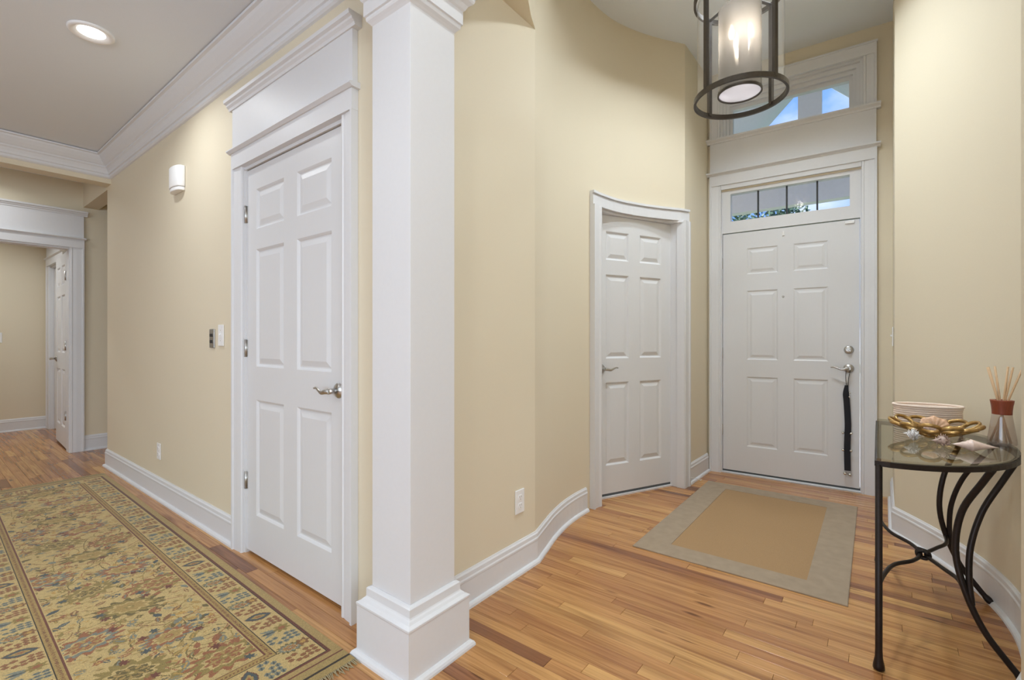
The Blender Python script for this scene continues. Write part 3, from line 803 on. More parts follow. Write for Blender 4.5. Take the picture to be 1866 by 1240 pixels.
# upper window
w2 = thing('window_2', 'wide upper window with stepped white frame high above the entry door', 'window', FRONT_LOC, FRONT_RZ, kind='structure')
for s_ in (-1, 1):
    b = MB(); a, c = (-CO+0.002, -0.497) if s_ < 0 else (0.497, CO-0.002)
    vcasing(b, a, c, 2.869, 3.245, s_, 0.026, -0.0005); b.build('casing', 'trim_paint', w2)
b = MB(); b.box(-CO+0.002, CO-0.002, -0.028, -0.0005, 3.245, 3.322); b.build('head_casing', 'trim_paint', w2)
b = MB(); b.box(-CO-0.004, CO+0.004, -0.036, -0.0005, 3.322, 3.336); b.build('head_band', 'trim_paint', w2)
UX, UZ0, UZ1 = 0.412, 2.915, 3.140
b = MB(); n_ = 4
for k in range(n_):
    o_ = (0.4990-UX)*(1-k/n_); oz = (3.258-UZ1)*(1-k/n_); ob = (UZ0-2.862)*(1-k/n_)
    i_ = (0.4990-UX)*(1-(k+1)/n_); iz = (3.258-UZ1)*(1-(k+1)/n_); ib = (UZ0-2.862)*(1-(k+1)/n_)
    va = 0.004+0.028*k
    b.box(-UX-o_, UX+o_, va, 0.145, UZ1+iz, UZ1+oz); b.box(-UX-o_, UX+o_, va+0.03, 0.145, UZ0-ob, UZ0-ib)
    b.box(-UX-o_, -UX-i_, va, 0.145, UZ0-ib, UZ1+iz); b.box(UX+i_, UX+o_, va, 0.145, UZ0-ib, UZ1+iz)
b.build('window_frame', 'trim_paint', w2)
b = MB(); b.box(-UX, UX, 0.118, 0.122, UZ0, UZ1); b.build('pane', 'window_glass', w2)

# --- unseen living-room windows, added as light sources behind the camera
def living_window(name, label, loc, rz, w, z0, z1, n):
    r_ = thing(name, label, 'window', loc, rz, kind='structure')
    b = MB(); t = 0.06
    b.box(-w/2, w/2, 0.02, 0.09, z0, z0+t); b.box(-w/2, w/2, 0.02, 0.09, z1-t, z1)
    for k in range(n+1):
        x = -w/2+(w-t)*k/n; b.box(x, x+t, 0.02, 0.09, z0+t, z1-t)
    b.build('window_frame', 'trim_paint', r_)
    for k in range(n):
        x = -w/2+(w-t)*k/n+t; b = MB(); b.box(x, x+(w-t)/n-t, 0.05, 0.055, z0+t, z1-t); b.build('pane', 'window_glass', r_)
living_window('window_3', 'added unseen wide window in the living room behind the viewer', (-3.6, 1.6, 0), R(90), 3.6, 0.70, 2.40, 4)
living_window('window_4', 'added unseen window in the living room side wall behind the viewer', (-1.6, -3.2, 0), R(180), 2.6, 0.70, 2.40, 3)

# ------------------------------------------------------------------ column at the corner
colr = thing('column', 'square white column with stepped base at the corner of hall and foyer', 'column', (1.156, 1.356, 0), 0, kind='structure')
def sq(b, half, z0, z1, h2=None):
    h2 = half if h2 is None else h2
    vs = [(-half,-half,z0),(half,-half,z0),(half,half,z0),(-half,half,z0),(-h2,-h2,z1),(h2,-h2,z1),(h2,h2,z1),(-h2,h2,z1)]
    b.add(vs, [(0,3,2,1),(4,5,6,7),(0,1,5,4),(1,2,6,5),(2,3,7,6),(3,0,4,7)])
def sqprofile(b, prof):
    for (r0, z0), (r1, z1) in zip(prof[:-1], prof[1:]):
        n = len(b.v)
        b.add([(-r0,-r0,z0),(r0,-r0,z0),(r0,r0,z0),(-r0,r0,z0),(-r1,-r1,z1),(r1,-r1,z1),(r1,r1,z1),(-r1,r1,z1)],
              [(0,1,5,4),(1,2,6,5),(2,3,7,6),(3,0,4,7)])
    r0, z0 = prof[0]; r1, z1 = prof[-1]
    b.add([(-r0,-r0,z0),(r0,-r0,z0),(r0,r0,z0),(-r0,r0,z0)], [(0,3,2,1)]); b.add([(-r1,-r1,z1),(r1,-r1,z1),(r1,r1,z1),(-r1,r1,z1)], [(0,1,2,3)])
SH = 0.1055
b = MB(); sq(b, SH, 0.248, H1); b.build('shaft', 'trim_paint', colr, 0.0015)
b = MB(); sqprofile(b, [(0.1445, 0), (0.1445, 0.181), (0.1465, 0.186), (0.1465, 0.192)]); b.build('plinth', 'trim_paint', colr)
b = MB(); sqprofile(b, [(0.1620, 0), (0.1615, 0.008), (0.1575, 0.016), (0.1505, 0.021), (0.1447, 0.022)]); b.build('shoe_moulding', 'trim_paint', colr)
b = MB(); sqprofile(b, [(0.1465, 0.192), (0.144, 0.194), (0.134, 0.199), (0.128, 0.206), (0.1225, 0.210), (0.1205, 0.214), (0.1205, 0.241), (0.116, 0.245), (SH+0.001, 0.248)]); b.build('base_moulding', 'trim_paint', colr)
b = MB(); sqprofile(b, [(SH, 2.292), (0.112, 2.300), (0.120, 2.308), (0.122, 2.314), (0.122, 2.322), (0.128, 2.325), (0.128, 2.374), (0.134, 2.380), (0.142, 2.396), (0.156, 2.406), (0.160, 2.414), (0.160, 2.423), (0.166, 2.426), (0.166, 2.52), (0.172, 2.53), (0.172, H1-0.002)]); b.build('capital', 'trim_paint', colr)

# ------------------------------------------------------------------ wall plates, siren, wire
def plate(name, label, cat, loc, rz, w=0.072, h_=0.116, mat='plastic_white', group=None):
    r_ = thing(name, label, cat, loc, rz, group)
    b = MB(); b.box(-w/2, w/2, -0.007, -0.0005, -h_/2, h_/2); b.build('cover_plate', mat, r_, 0.003)
    return r_
def outlet(label, loc, rz):
    r_ = plate('wall_outlet', label, 'outlet', loc, rz, group='wall outlets')
    for dz in (-0.020, 0.020):
        b = MB(); pts = []
        for k in range(16):
            a = 2*math.pi*k/16; pts.append((0.0165*math.cos(a), max(-0.0125, min(0.0125, 0.0165*math.sin(a)))+dz))
        b.prism(pts, -0.0095, -0.006, 'y'); s_ = b.build('socket', 'plastic_white', r_)
        b = MB(); b.box(-0.0075, -0.0055, -0.0101, -0.0094, dz-0.001, dz+0.008); b.box(0.0055, 0.0075, -0.0101, -0.0094, dz-0.001, dz+0.008); b.box(-0.002, 0.002, -0.0101, -0.0094, dz-0.010, dz-0.006)
        b.build('slots', 'plastic_shadow', s_)
outlet('white duplex outlet on the foyer wall right of the column', (1.862, FLY, 0.349), 0)
outlet('white duplex outlet low on the long hall wall', (HX, 4.09, 0.341), R(-90))
sw = plate('dimmer_switch', 'silver wall control with two black buttons beside the closet door', 'switch', (HX, 3.135, 1.153), R(-90), 0.068, 0.112, 'steel_plate')
for dz in (-0.019, 0.019):
    b = MB(); b.box(-0.020, 0.012, -0.011, -0.006, dz-0.009, dz+0.009); b.build('button', 'black_plastic', sw, 0.002)
def toggle(label, loc, rz):
    r_ = plate('light_switch', label, 'switch', loc, rz, 0.074, 0.124, group='light switches')
    b = MB(); b.box(-0.005, 0.005, -0.016, -0.006, 0.0, 0.012); b.build('toggle', 'plastic_white', r_, 0.002)
    for dz in (-0.030, 0.030):
        b = MB(); b.lathe([(0.003, 0), (0.003, 0.001)], 8).xform(Matrix.Translation((0, -0.0068, dz)) @ Matrix.Rotation(R(90), 4, 'X')); b.build('screw', 'nickel', r_)
toggle('white light switch plate next to the closet door surround', (HX, 3.005, 1.170), R(-90))
toggle('white light switch right of the entry door', (3.93, FRC[1]+0.0045, 1.165), R(180))
toggle('white light switch on the wall of the far room', (0.705, FRYY, 1.165), 0)
# alarm siren box high on the hall wall
sr = thing('alarm_siren', 'white rounded alarm box high on the hall wall', 'alarm', (HX, 3.675, 2.205), R(-90))
prof = []
for k in range(13):
    a = math.pi*k/12; prof.append((-0.098*math.cos(a)*1.0, -0.0005-0.052*math.sin(a)**0.55))
b = MB(); b.prism(prof, -0.058, 0.080, smooth=True); b.build('housing', 'plastic_white', sr, 0.006)
prof2 = [(x*0.93, -0.0005+(y+0.0005)*0.9) for x, y in prof]
b = MB(); b.prism(prof2, -0.082, -0.058, smooth=True); b.build('lower_cover', 'plastic_white', sr, 0.004)
b = MB(); b.tube(spline([(3.80, 1.168, 0.055), (3.86, 1.150, 0.040), (3.92, 1.146, 0.020), (3.95, 1.138, 0.004), (3.99, 1.135, 0.003)], 6), 0.0022, 6)
tag(b.build('wire', 'wire_white'), 'thin white wire on the baseboard between the two foyer doors', 'wire')

# ------------------------------------------------------------------ ceiling downlight(s)
def downlight(label, loc, power, color=(0.94, 0.98, 1.0), spread=150):
    r_ = thing('recessed_downlight', label, 'ceiling light', loc, 0, 'recessed ceiling lights')
    b = MB(); b.lathe([(0.096, -0.0005), (0.096, -0.006), (0.090, -0.012), (0.080, -0.012), (0.058, -0.003), (0.055, -0.0005)], 40, cap=False); b.build('trim_ring', 'plastic_white', r_)
    b = MB(); b.lathe([(0.0575, -0.0026), (0.0570, -0.0012)], 32); b.build('lamp_disc', 'downlight_glow', r_)
    l = bpy.data.lights.new('downlight_lamp', 'AREA'); l.shape = 'DISK'; l.size = 0.12; l.energy = power; l.color = color; l.spread = R(spread)
    o = bpy.data.objects.new('downlight_lamp', l); COL.objects.link(o); o.parent = r_; o.location = (0, 0, -0.014)
    return r_
P_CAN = 5.5
downlight('glowing white recessed downlight in the hall ceiling', (0.60, 3.24, H1), P_CAN)
downlight('recessed downlight in the hall ceiling above the viewer', (0.30, 0.75, H1), P_CAN)
downlight('added unseen downlight over the living room side of the hall', (-1.3, 3.24, H1), P_CAN)  # this and the next lamp are added out of view for fill
downlight('added unseen downlight over the living room middle', (-1.3, 0.6, H1), P_CAN)
downlight('recessed downlight in the vestibule ceiling beyond the cross beam', (0.30, 5.98, H1), 3.2)
downlight('recessed downlight in the far room ceiling', (0.1, 7.5, H1), 13)

downlight('added unseen downlight in the raised foyer ceiling on the curved door side', (3.08, 0.80, H2), 7.4, (0.84, 0.93, 1.0), 122)  # three lamps added out of frame to brighten the foyer
downlight('added unseen downlight in the raised foyer ceiling on the table side', (3.12, 0.28, H2), 7.4, (0.84, 0.93, 1.0), 122)
downlight('added unseen downlight in the raised foyer ceiling above the foyer entrance', (2.05, 0.55, H2), 7.0, (0.84, 0.93, 1.0), 150)

# ------------------------------------------------------------------ pendant lantern
LX, LY, LZ = 2.60, 0.555, 2.363
ln = thing('pendant_lantern', 'dark bronze cylinder lantern with frosted inner glass hanging in the foyer', 'lantern', (LX, LY, LZ))
RR = 0.212; LT = 0.52
def ring(r, z, w, h_, name, mat='bronze_lantern', parent=None):
    b = MB(); prof = [(r-w/2, z), (r+w/2, z), (r+w/2, z+h_), (r-w/2, z+h_), (r-w/2, z)]
    b.lathe(prof, 56, cap=False, smooth=False); return b.build(name, mat, parent or ln)
ring(RR, 0, 0.012, 0.024, 'bottom_ring'); ring(RR, LT, 0.012, 0.024, 'top_ring')
va = math.atan2(LY, LX)
for k in range(4):
    a = va + R(45+90*k); ca, sa = math.cos(a), math.sin(a)
    b = MB(); b.tube([(ca*(RR-0.002), sa*(RR-0.002), 0.010), (ca*(RR-0.002), sa*(RR-0.002), LT+0.012)], 0.0125, 4, up=(ca, sa, 0)); b.build('frame_bar', 'bronze_lantern', ln)
    b = MB(); b.tube([(ca*(RR-0.004), sa*(RR-0.004), LT+0.012), (0, 0, LT+0.012)], 0.008, 8); b.build('top_spoke', 'bronze_lantern', ln)
b = MB(); b.lathe([(RR-0.012, 0.026), (RR-0.012, LT-0.002)], 64, cap=False); b.build('outer_glass', 'lantern_glass', ln)
b = MB(); b.lathe([(0.100, 0.040), (0.100, LT-0.06)], 56, cap=False); b.build('inner_glass', 'frosted_glass', ln)
ring(0.100, 0.030, 0.007, 0.012, 'inner_ring')
b = MB(); b.lathe([(0.0964, 0.036), (0.0964, 0.038)], 48); b.build('inner_diffuser', 'diffuser_glass', ln)
b = MB(); b.lathe([(0.030, LT-0.03), (0.030, LT+0.03), (0.016, LT+0.05), (0.012, LT+0.08)], 20); b.build('hub', 'bronze_lantern', ln)
for k in range(3):
    a = va + R(15+120*k); ca, sa = 0.052*math.cos(a), 0.052*math.sin(a)
    b = MB(); b.tube([(0, 0, LT-0.02), (0, 0, 0.19), ], 0.006, 8); b.tube(spline([(0, 0, 0.19), (ca*0.5, sa*0.5, 0.165), (ca, sa, 0.19)], 6), 0.005, 8)
    s_ = b.build('candle_arm', 'bronze_lantern', ln)
    b = MB(); b.lathe([(0.011, 0.19), (0.011, 0.29)], 14, (ca, sa, 0)); b.build('candle_sleeve', 'candle_sleeve', s_)
    b = MB(); b.lathe([(0.004, 0.29), (0.012, 0.305), (0.0155, 0.322), (0.012, 0.342), (0.005, 0.362), (0.001, 0.372)], 14, (ca, sa, 0)); b.build('bulb', 'bulb_glow', s_)
l = bpy.data.lights.new('lantern_light', 'POINT'); l.energy = 5.5; l.color = (1.0, 0.94, 0.87); l.shadow_soft_size = 0.04
o = bpy.data.objects.new('lantern_light', l); COL.objects.link(o); o.parent = ln; o.location = (0, 0, 0.30)
b = MB(); b.tube([(0, 0, LT+0.07), (0, 0, H2-LZ-0.03)], 0.007, 8); b.build('stem', 'bronze_lantern', ln)
b = MB(); b.lathe([(0.014, H2-LZ-0.045), (0.06, H2-LZ-0.028), (0.068, H2-LZ-0.006), (0.068, H2-LZ-0.001)], 28); b.build('canopy', 'bronze_lantern', ln)

# ------------------------------------------------------------------ strap with bells on the entry door
bs = thing('bell_strap', 'black strap with small bells hanging from the entry door lever', 'door bells', FRONT_LOC, FRONT_RZ)
sx_, sv = 0.400, dv-0.020
b = MB()
for dx in (-0.012, 0.012):
    b.tube(spline([(sx_+0.006+dx, sv-0.010, 0.915), (sx_+dx*0.8, sv-0.004, 0.86), (sx_+dx*0.35, sv, 0.795)], 6), 0.0022, 6)
b.tube(spline([(sx_-0.006, sv-0.010, 0.915), (sx_+0.006, sv-0.012, 0.938), (sx_+0.018, sv-0.010, 0.915)], 6), 0.0022, 6)
b.build('cord_loop', 'strap_fabric', bs)
pts = spline([(sx_-0.004, sv+0.001, 0.800), (sx_-0.008, sv, 0.74), (sx_-0.002, sv+0.001, 0.66), (sx_+0.004, sv, 0.5), (sx_, sv+0.001, 0.34), (sx_+0.002, sv, 0.155)], 5)
b = MB(); vs = []; fs = []; n = len(pts)
for i, p in enumerate(pts):
    w_ = 0.011 + 0.009*min(1, i/6)
    for dx, dy in ((-w_, -0.0015), (w_, -0.0015), (w_, 0.0015), (-w_, 0.0015)): vs.append((p[0]+dx, p[1]+dy, p[2]))
for i in range(n-1):
    for k in range(4): fs.append((i*4+k, i*4+(k+1)%4, i*4+4+(k+1)%4, i*4+4+k))
fs += [(0,3,2,1), (n*4-4, n*4-3, n*4-2, n*4-1)]
b.add(vs, fs); b.build('strap', 'strap_fabric', bs)
for dx, dz in ((-0.013, 0.135), (0.017, 0.130), (-0.026, 0.31), (0.024, 0.31), (-0.026, 0.44), (0.024, 0.44), (0.014, 0.715), (0.016, 0.745)):
    r_ = 0.013 if dz < 0.2 else (0.010 if dz < 0.6 else 0.007)
    b = MB(); b.sphere((sx_+dx, sv-0.008, dz), r_, 12, 8); b.tube([(sx_+dx-r_*0.8, sv-0.008-r_*0.75, dz-r_*0.25), (sx_+dx+r_*0.8, sv-0.008-r_*0.75, dz-r_*0.25)], r_*0.12, 5)
    b.build('bell', 'bell_metal', bs)

# ------------------------------------------------------------------ door mat
mt = thing('door_mat', 'tan door mat with a greyish border in front of the entry door', 'mat', (3.229, 0.592, 0), R(0.3))
hx, hy, ix, iy = 0.752, 0.486, 0.610, 0.322
b = MB(); zt = 0.007
vs = []
for (ax, ay, z) in ((hx, hy, 0.0005), (hx, hy, zt-0.002), (hx-0.003, hy-0.003, zt), (ix, iy, zt), (ix, iy, 0.0005)):
    vs += [(-ax,-ay,z),(ax,-ay,z),(ax,ay,z),(-ax,ay,z)]
fs = []
for r_ in range(5):
    for k in range(4): fs.append((r_*4+k, r_*4+(k+1)%4, ((r_+1)%5)*4+(k+1)%4, ((r_+1)%5)*4+k))
b.add(vs, fs); b.build('border', 'mat_border', mt)
b = MB(); b.box(-ix+0.0005, ix-0.0005, -iy+0.0005, iy-0.0005, 0.0005, zt-0.0015); b.build('centre', 'mat_jute', mt)

# ------------------------------------------------------------------ oriental runner
RW, RL = 0.85, 3.73
RES = 0.0034
NU, NV = int(RW/RES), int(RL/RES)
def hexc(h_):
    c = [int(h_[i:i+2], 16)/255 for i in (0, 2, 4)]
    return np.array([x/12.92 if x <= 0.04045 else ((x+0.055)/1.055)**2.4 for x in c], np.float32)
IV, TAN, OLV, OLD = hexc('c6b07b'), hexc('ab9259'), hexc('938249'), hexc('6c6036')
RST, RSD, BLU, BLD, DRK, BRN = hexc('9a6442'), hexc('704030'), hexc('80867d'), hexc('4f585c'), hexc('35291e'), hexc('86603c')
GLD = hexc('bd9a55')
img = np.zeros((NV, NU, 3), np.float32); img[:] = IV
U = (np.arange(NU)+0.5)*RES; V = (np.arange(NV)+0.5)*RES
rr = np.random.RandomState(4)
img *= (1 + 0.05*rr.randn(NV, 1, 1)*0.6 + 0.03*rr.randn(1, NU, 1)*0.4).astype(np.float32)
mask_field = np.ones((NV, NU), bool)
def win(u, v, r):
    i0, i1 = max(0, int((u-r)/RES)), min(NU, int((u+r)/RES)+2); j0, j1 = max(0, int((v-r)/RES)), min(NV, int((v+r)/RES)+2)
    if i1 <= i0 or j1 <= j0: return None
    return i0, i1, j0, j1, *np.meshgrid(U[i0:i1]-u, V[j0:j1]-v)
clip = [0, RW, 0, RL]
def paint(i0, i1, j0, j1, m, col):
    uu = U[i0:i1]; vv = V[j0:j1]
    m = m & ((uu > clip[0]) & (uu < clip[1]))[None, :] & ((vv > clip[2]) & (vv < clip[3]))[:, None]
    img[j0:j1, i0:i1][m] = col
def blob(u, v, a, b_, rot, col, lobes=0, amp=0.0, ph=0.0):
    w_ = win(u, v, max(a, b_)*(1+amp)+RES)
    if w_ is None: return
    i0, i1, j0, j1, X, Y = w_
    c, s_ = math.cos(rot), math.sin(rot); x = (X*c+Y*s_)/a; y = (-X*s_+Y*c)/b_
    r_ = np.hypot(x, y)
    lim = 1 + (amp*np.cos(lobes*np.arctan2(y, x)+ph) if lobes else 0)
    paint(i0, i1, j0, j1, r_ < lim, col)
def leaf(u, v, L, w_, rot, col, vein=None):
    q = win(u, v, L+RES)
    if q is None: return
    i0, i1, j0, j1, X, Y = q
    c, s_ = math.cos(rot), math.sin(rot); x = (X*c+Y*s_)/L; y = (-X*s_+Y*c)/w_
    m = np.abs(y) < np.clip(1-x*x, 0, None)**1.2
    paint(i0, i1, j0, j1, m & (np.abs(x) < 1), col)
    if vein is not None: paint(i0, i1, j0, j1, m & (np.abs(y) < 0.28) & (np.abs(x) < 0.6), vein)
def stroke(pts, w_, col):
    for p, q in zip(pts[:-1], pts[1:]):
        n = max(1, int(math.hypot(q[0]-p[0], q[1]-p[1])/(RES*0.8)))
        for k in range(n):
            t = k/n; blob(p[0]+(q[0]-p[0])*t, p[1]+(q[1]-p[1])*t, w_, w_, 0, col)
def palmette(u, v, s, rot, a, b_, c):
    """layered lotus palmette"""
    blob(u, v, 1.00*s, 0.66*s, rot, a, 14, 0.16); blob(u, v, 0.86*s, 0.54*s, rot, b_, 14, 0.12, 1.0)
    blob(u, v, 0.64*s, 0.40*s, rot, IV, 9, 0.12); blob(u, v, 0.52*s, 0.32*s, rot, c, 9, 0.16)
    blob(u, v, 0.42*s, 0.25*s, rot, TAN, 9, 0.1); blob(u, v, 0.37*s, 0.22*s, rot, c, 9, 0.1)
    for k in range(7):
        an = rot + 2*math.pi*k/7; leaf(u+0.30*s*math.cos(an), v+0.24*s*math.sin(an), 0.14*s, 0.05*s, an, TAN)
    blob(u, v, 0.16*s, 0.12*s, rot, b_, 5, 0.2); blob(u, v, 0.07*s, 0.05*s, rot, IV)
FU0, FU1 = 0.200, RW-0.200      # field edges
FV0, FV1 = 0.275, RL-0.275
clip[:] = [FU0, FU1, FV0, FV1]
# curling vines
for k in range(190):
    u = rr.uniform(FU0, FU1); v = rr.uniform(FV0, FV1); a = rr.uniform(0, 6.28); cv = rr.uniform(-14, 14); pts = []
    for i in range(rr.randint(14, 34)):
        pts.append((u, v)); u += 0.010*math.cos(a); v += 0.010*math.sin(a); a += cv*0.010
    stroke(pts, 0.0023, [OLV, RST, OLD, BRN][rr.randint(4)])
# scattered leaves and buds
for k in range(900):
    u = rr.uniform(FU0, FU1); v = rr.uniform(FV0, FV1); L = rr.uniform(0.008, 0.020)
    leaf(u, v, L, L*rr.uniform(0.25, 0.45), rr.normal(0.2, 0.7), [TAN, GLD, TAN, OLV, hexc('b59a6a')][rr.randint(5)])
cols = [OLV, OLV, OLD, BLU, BLU, BLD, RST, TAN, GLD, BRN]
for k in range(760):
    u = rr.uniform(FU0, FU1); v = rr.uniform(FV0, FV1); L = rr.uniform(0.010, 0.030)
    leaf(u, v, L, L*rr.uniform(0.32, 0.55), rr.uniform(0, 6.28), cols[rr.randint(len(cols))], None if rr.rand() < 0.3 else [IV, TAN, IV, GLD, BLU][rr.randint(5)])
for k in range(120):
    u = rr.uniform(FU0, FU1); v = rr.uniform(FV0, FV1); s = rr.uniform(0.010, 0.018); rt_ = rr.uniform(0, 6.28)
    blob(u, v, s, s*0.8, rt_, [RST, BLU, OLD, BLD, RST][rr.randint(5)], 6, 0.25); blob(u, v, s*0.5, s*0.4, rt_, [IV, GLD, TAN][rr.randint(3)], 6, 0.2)
# large palmettes down the runner
kinds = [(RST, OLV, RST), (OLV, OLV, OLD), (BLU, RST, TAN), (RST, BLU, RST), (OLD, OLV, TAN)]
v = FV0+0.10; k = 0
while v < FV1-0.04:
    u = [0.27, 0.50, 0.36, 0.60, 0.43][k % 5] + rr.uniform(-0.02, 0.02)
    palmette(u, v, rr.uniform(0.082, 0.118), rr.uniform(-0.5, 0.5), *kinds[k % 5])
    for q in range(4):
        a = rr.uniform(0, 6.28); blob(u+0.095*math.cos(a), v+0.085*math.sin(a), 0.016, 0.013, a, [RST, BLD, RSD][rr.randint(3)], 6, 0.3)
    v += rr.uniform(0.13, 0.19); k += 1
clip[:] = [0, RW, 0, RL]
# frames: distance from the rug edge to the nearest side (long sides / ends measured separately)
du = np.minimum(U, RW-U)[None, :].repeat(NV, 0); dvv = (np.minimum(V, RL-V)-0.075)[:, None].repeat(NU, 1)
D = np.minimum(du, dvv+0.0)
def band(a, b_, col):
    img[(D >= a) & (D < b_)] = col
band(-1, 0.032, hexc('ad9663')); band(0.032, 0.040, RSD); band(0.040, 0.045, DRK)
band(0.045, 0.162, IV); band(0.162, 0.1665, DRK)
band(0.1665, 0.192, TAN); band(0.192, 0.198, RSD)
# guard stripe ticks
for side in (0.179, RW-0.179):
    v = 0.26
    while v < RL-0.26:
        leaf(side, v, 0.0075, 0.0035, rr.uniform(0.3, 0.9), BRN if rr.rand() < 0.7 else RSD); v += 0.0125
for vv in (0.075+0.179, RL-0.075-0.179):
    u = 0.19
    while u < RW-0.19: leaf(u, vv, 0.0075, 0.0035, 2.2, BRN); u += 0.0125
# outer dotted edge
for side in (0.036, RW-0.036):
    v = 0.12
    while v < RL-0.12: blob(side, v, 0.003, 0.0022, 0, DRK); v += 0.0125
# main border: dab clusters alternating with blossoms and botehs
def border_unit(cu, cv, along_v, kind):
    def P(a, c): return (cu+c, cv+a) if along_v else (cu+a, cv+c)      # a along, c across
    ang = 0.0 if along_v else math.pi/2
    if kind in (0, 2, 4):
        col, cl2 = ((BRN, RST) if kind != 2 else (BLU, BLD))
        for i in range(5):
            for j in range(3):
                if (i+j) % 5 == 4: continue
                p = P((j-1)*0.0205 + (0.004 if i % 2 else 0), (i-2)*0.0215)
                leaf(*p, 0.0125, 0.0096, ang+0.25, col, cl2)
    elif kind == 1:
        p = P(0, 0.012); palmette(*p, 0.043, ang+0.3, OLD, BLU, RST); p = P(0, -0.036); blob(*p, 0.022, 0.020, ang, BRN, 6, 0.25); blob(*p, 0.010, 0.009, ang, GLD, 6, 0.2)
    elif kind == 3:
        p = P(0.0, 0.0); leaf(*p, 0.052, 0.028, ang+0.25, RSD); leaf(*p, 0.049, 0.0245, ang+0.25, BLD); leaf(*p, 0.030, 0.013, ang+0.25, TAN); leaf(*p, 0.015, 0.006, ang+0.25, RST)
    else:
        for i in range(3): p = P((i-1)*0.010, 0.018); leaf(*p, 0.036, 0.0085, ang+0.45*(i-1), BLD if i == 1 else BLU)
        p = P(0, -0.026); blob(*p, 0.026, 0.024, ang, OLV, 7, 0.22); blob(*p, 0.013, 0.011, ang, RST, 6, 0.2)
seq = [0, 1, 2, 5, 0, 3, 4, 1, 2, 5]
for side, ph in ((0.1055, 0), (RW-0.1055, 4)):
    v = 0.165; k = ph
    while v < RL-0.15: border_unit(side, v, True, seq[k % 10]); v += 0.0735; k += 1
for vv in (0.075+0.1055, RL-0.075-0.1055):
    u = 0.21; k = 2
    while u < RW-0.19: border_unit(u, vv, False, seq[k % 10]); u += 0.0735; k += 3
# woven end bands
img[(V < 0.075) | (V > RL-0.075), :] = hexc('a8935f')
for vv in (0.036, RL-0.036): img[np.abs(V-vv) < 0.004, :] = DRK
img[np.abs(V-0.078) < 0.004, :] = RSD
# abrash: slow colour drift along the length (wool dye lots)
ab = np.interp(V, [0, .5, 1.1, 1.5, 1.9, 2.3, 2.7, 3.73], [0.98, 1.0, 1.03, 1.0, 0.92, 0.90, 0.97, 0.95]).astype(np.float32)
img *= ab[:, None, None] * np.array([0.97, 0.92, 0.80], np.float32)
img *= (1 + 0.10*rr.randn(NV, NU, 1)).clip(0.6, 1.4).astype(np.float32)
gu, gv = np.meshgrid(np.linspace(0, RW, NU+1), np.linspace(0, RL, NV+1))
co = np.stack([-gu, gv, np.full_like(gu, 0.0078)], -1).reshape(-1, 3)
ii = np.arange((NU+1)*(NV+1)).reshape(NV+1, NU+1)
quads = np.stack([ii[:-1, 1:], ii[:-1, :-1], ii[1:, :-1], ii[1:, 1:]], -1).reshape(-1, 4)
me = bpy.data.meshes.new('pile')
me.vertices.add(len(co)); me.vertices.foreach_set('co', co.astype(np.float32).ravel())
me.loops.add(quads.size); me.loops.foreach_set('vertex_index', quads.astype(np.int32).ravel())
me.polygons.add(len(quads)); me.polygons.foreach_set('loop_start', np.arange(0, quads.size, 4, dtype=np.int32))
me.update(calc_edges=True)
at = me.attributes.new('knots', 'FLOAT_COLOR', 'FACE')
at.data.foreach_set('color', np.concatenate([img.reshape(-1, 3).clip(0, 1), np.ones((NU*NV, 1), np.float32)], 1).astype(np.float32).ravel())
me.materials.append(MATS['rug_wool'])
rug = thing('runner_rug', 'long ivory and olive oriental runner rug with floral border in the hall', 'rug', (0.990, 1.478, 0), R(-0.85))
pile = bpy.data.objects.new('pile', me); COL.objects.link(pile); pile.parent = rug
b = MB(); b.box(-RW, 0, 0, RL, 0.0006, 0.0072); b.build('backing', 'rug_fringe', rug)
b = MB()
for end, sg in ((0.0, -1), (RL, 1)):
    u = 0.004
    while u < RW-0.004:
        L = 0.022+0.016*rr.rand(); dx = 0.008*rr.randn()
        b.tube([(-u, end-sg*0.002, 0.006), (-u+dx*0.4, end+sg*L*0.5, 0.0045), (-u+dx, end+sg*L, 0.0020)], [0.0022, 0.0018, 0.0012], 4)
        u += 0.0062
fr = b.build('fringe', 'rug_fringe', rug); fr['kind'] = 'stuff'

# ------------------------------------------------------------------ iron console table with glass top
TX, TA, TB, TZ = 2.578, 0.515, 0.420, 0.737
tb = thing('console_table', 'half-round wrought iron console table with glass top against the curved wall', 'table', (TX, 0.004, 0))
def rim(a, b_, n=40):
    return [(a*math.cos(math.pi+math.pi*k/n), b_*math.sin(math.pi+math.pi*k/n)) for k in range(n+1)]
g = rim(TA, TB)
b = MB(); b.prism(g, TZ-0.009, TZ); b.build('glass_top', 'table_glass', tb)
b = MB(); pts = [(x*0.985, y*0.985-0.003, TZ-0.019) for x, y in g]
b.tube(pts, 0.0125, 4, closed=True, up=(0, 0, 1)); b.build('top_rim', 'iron', tb)
LXN, LXF = -0.503, 0.492
for x in (LXN, LXF):
    b = MB(); b.tube([(x, -0.006, TZ-0.022), (x, -0.006, 0.075), (x, -0.006, 0.045), (x, -0.006, 0.018), (x, -0.006, 0.006), (x, -0.006, 0.0008)], [0.0105, 0.0105, 0.0115, 0.0165, 0.0175, 0.011], 10); b.build('leg', 'iron', tb)
def mir(p, s_): return (p[0]*s_, p[1], p[2])
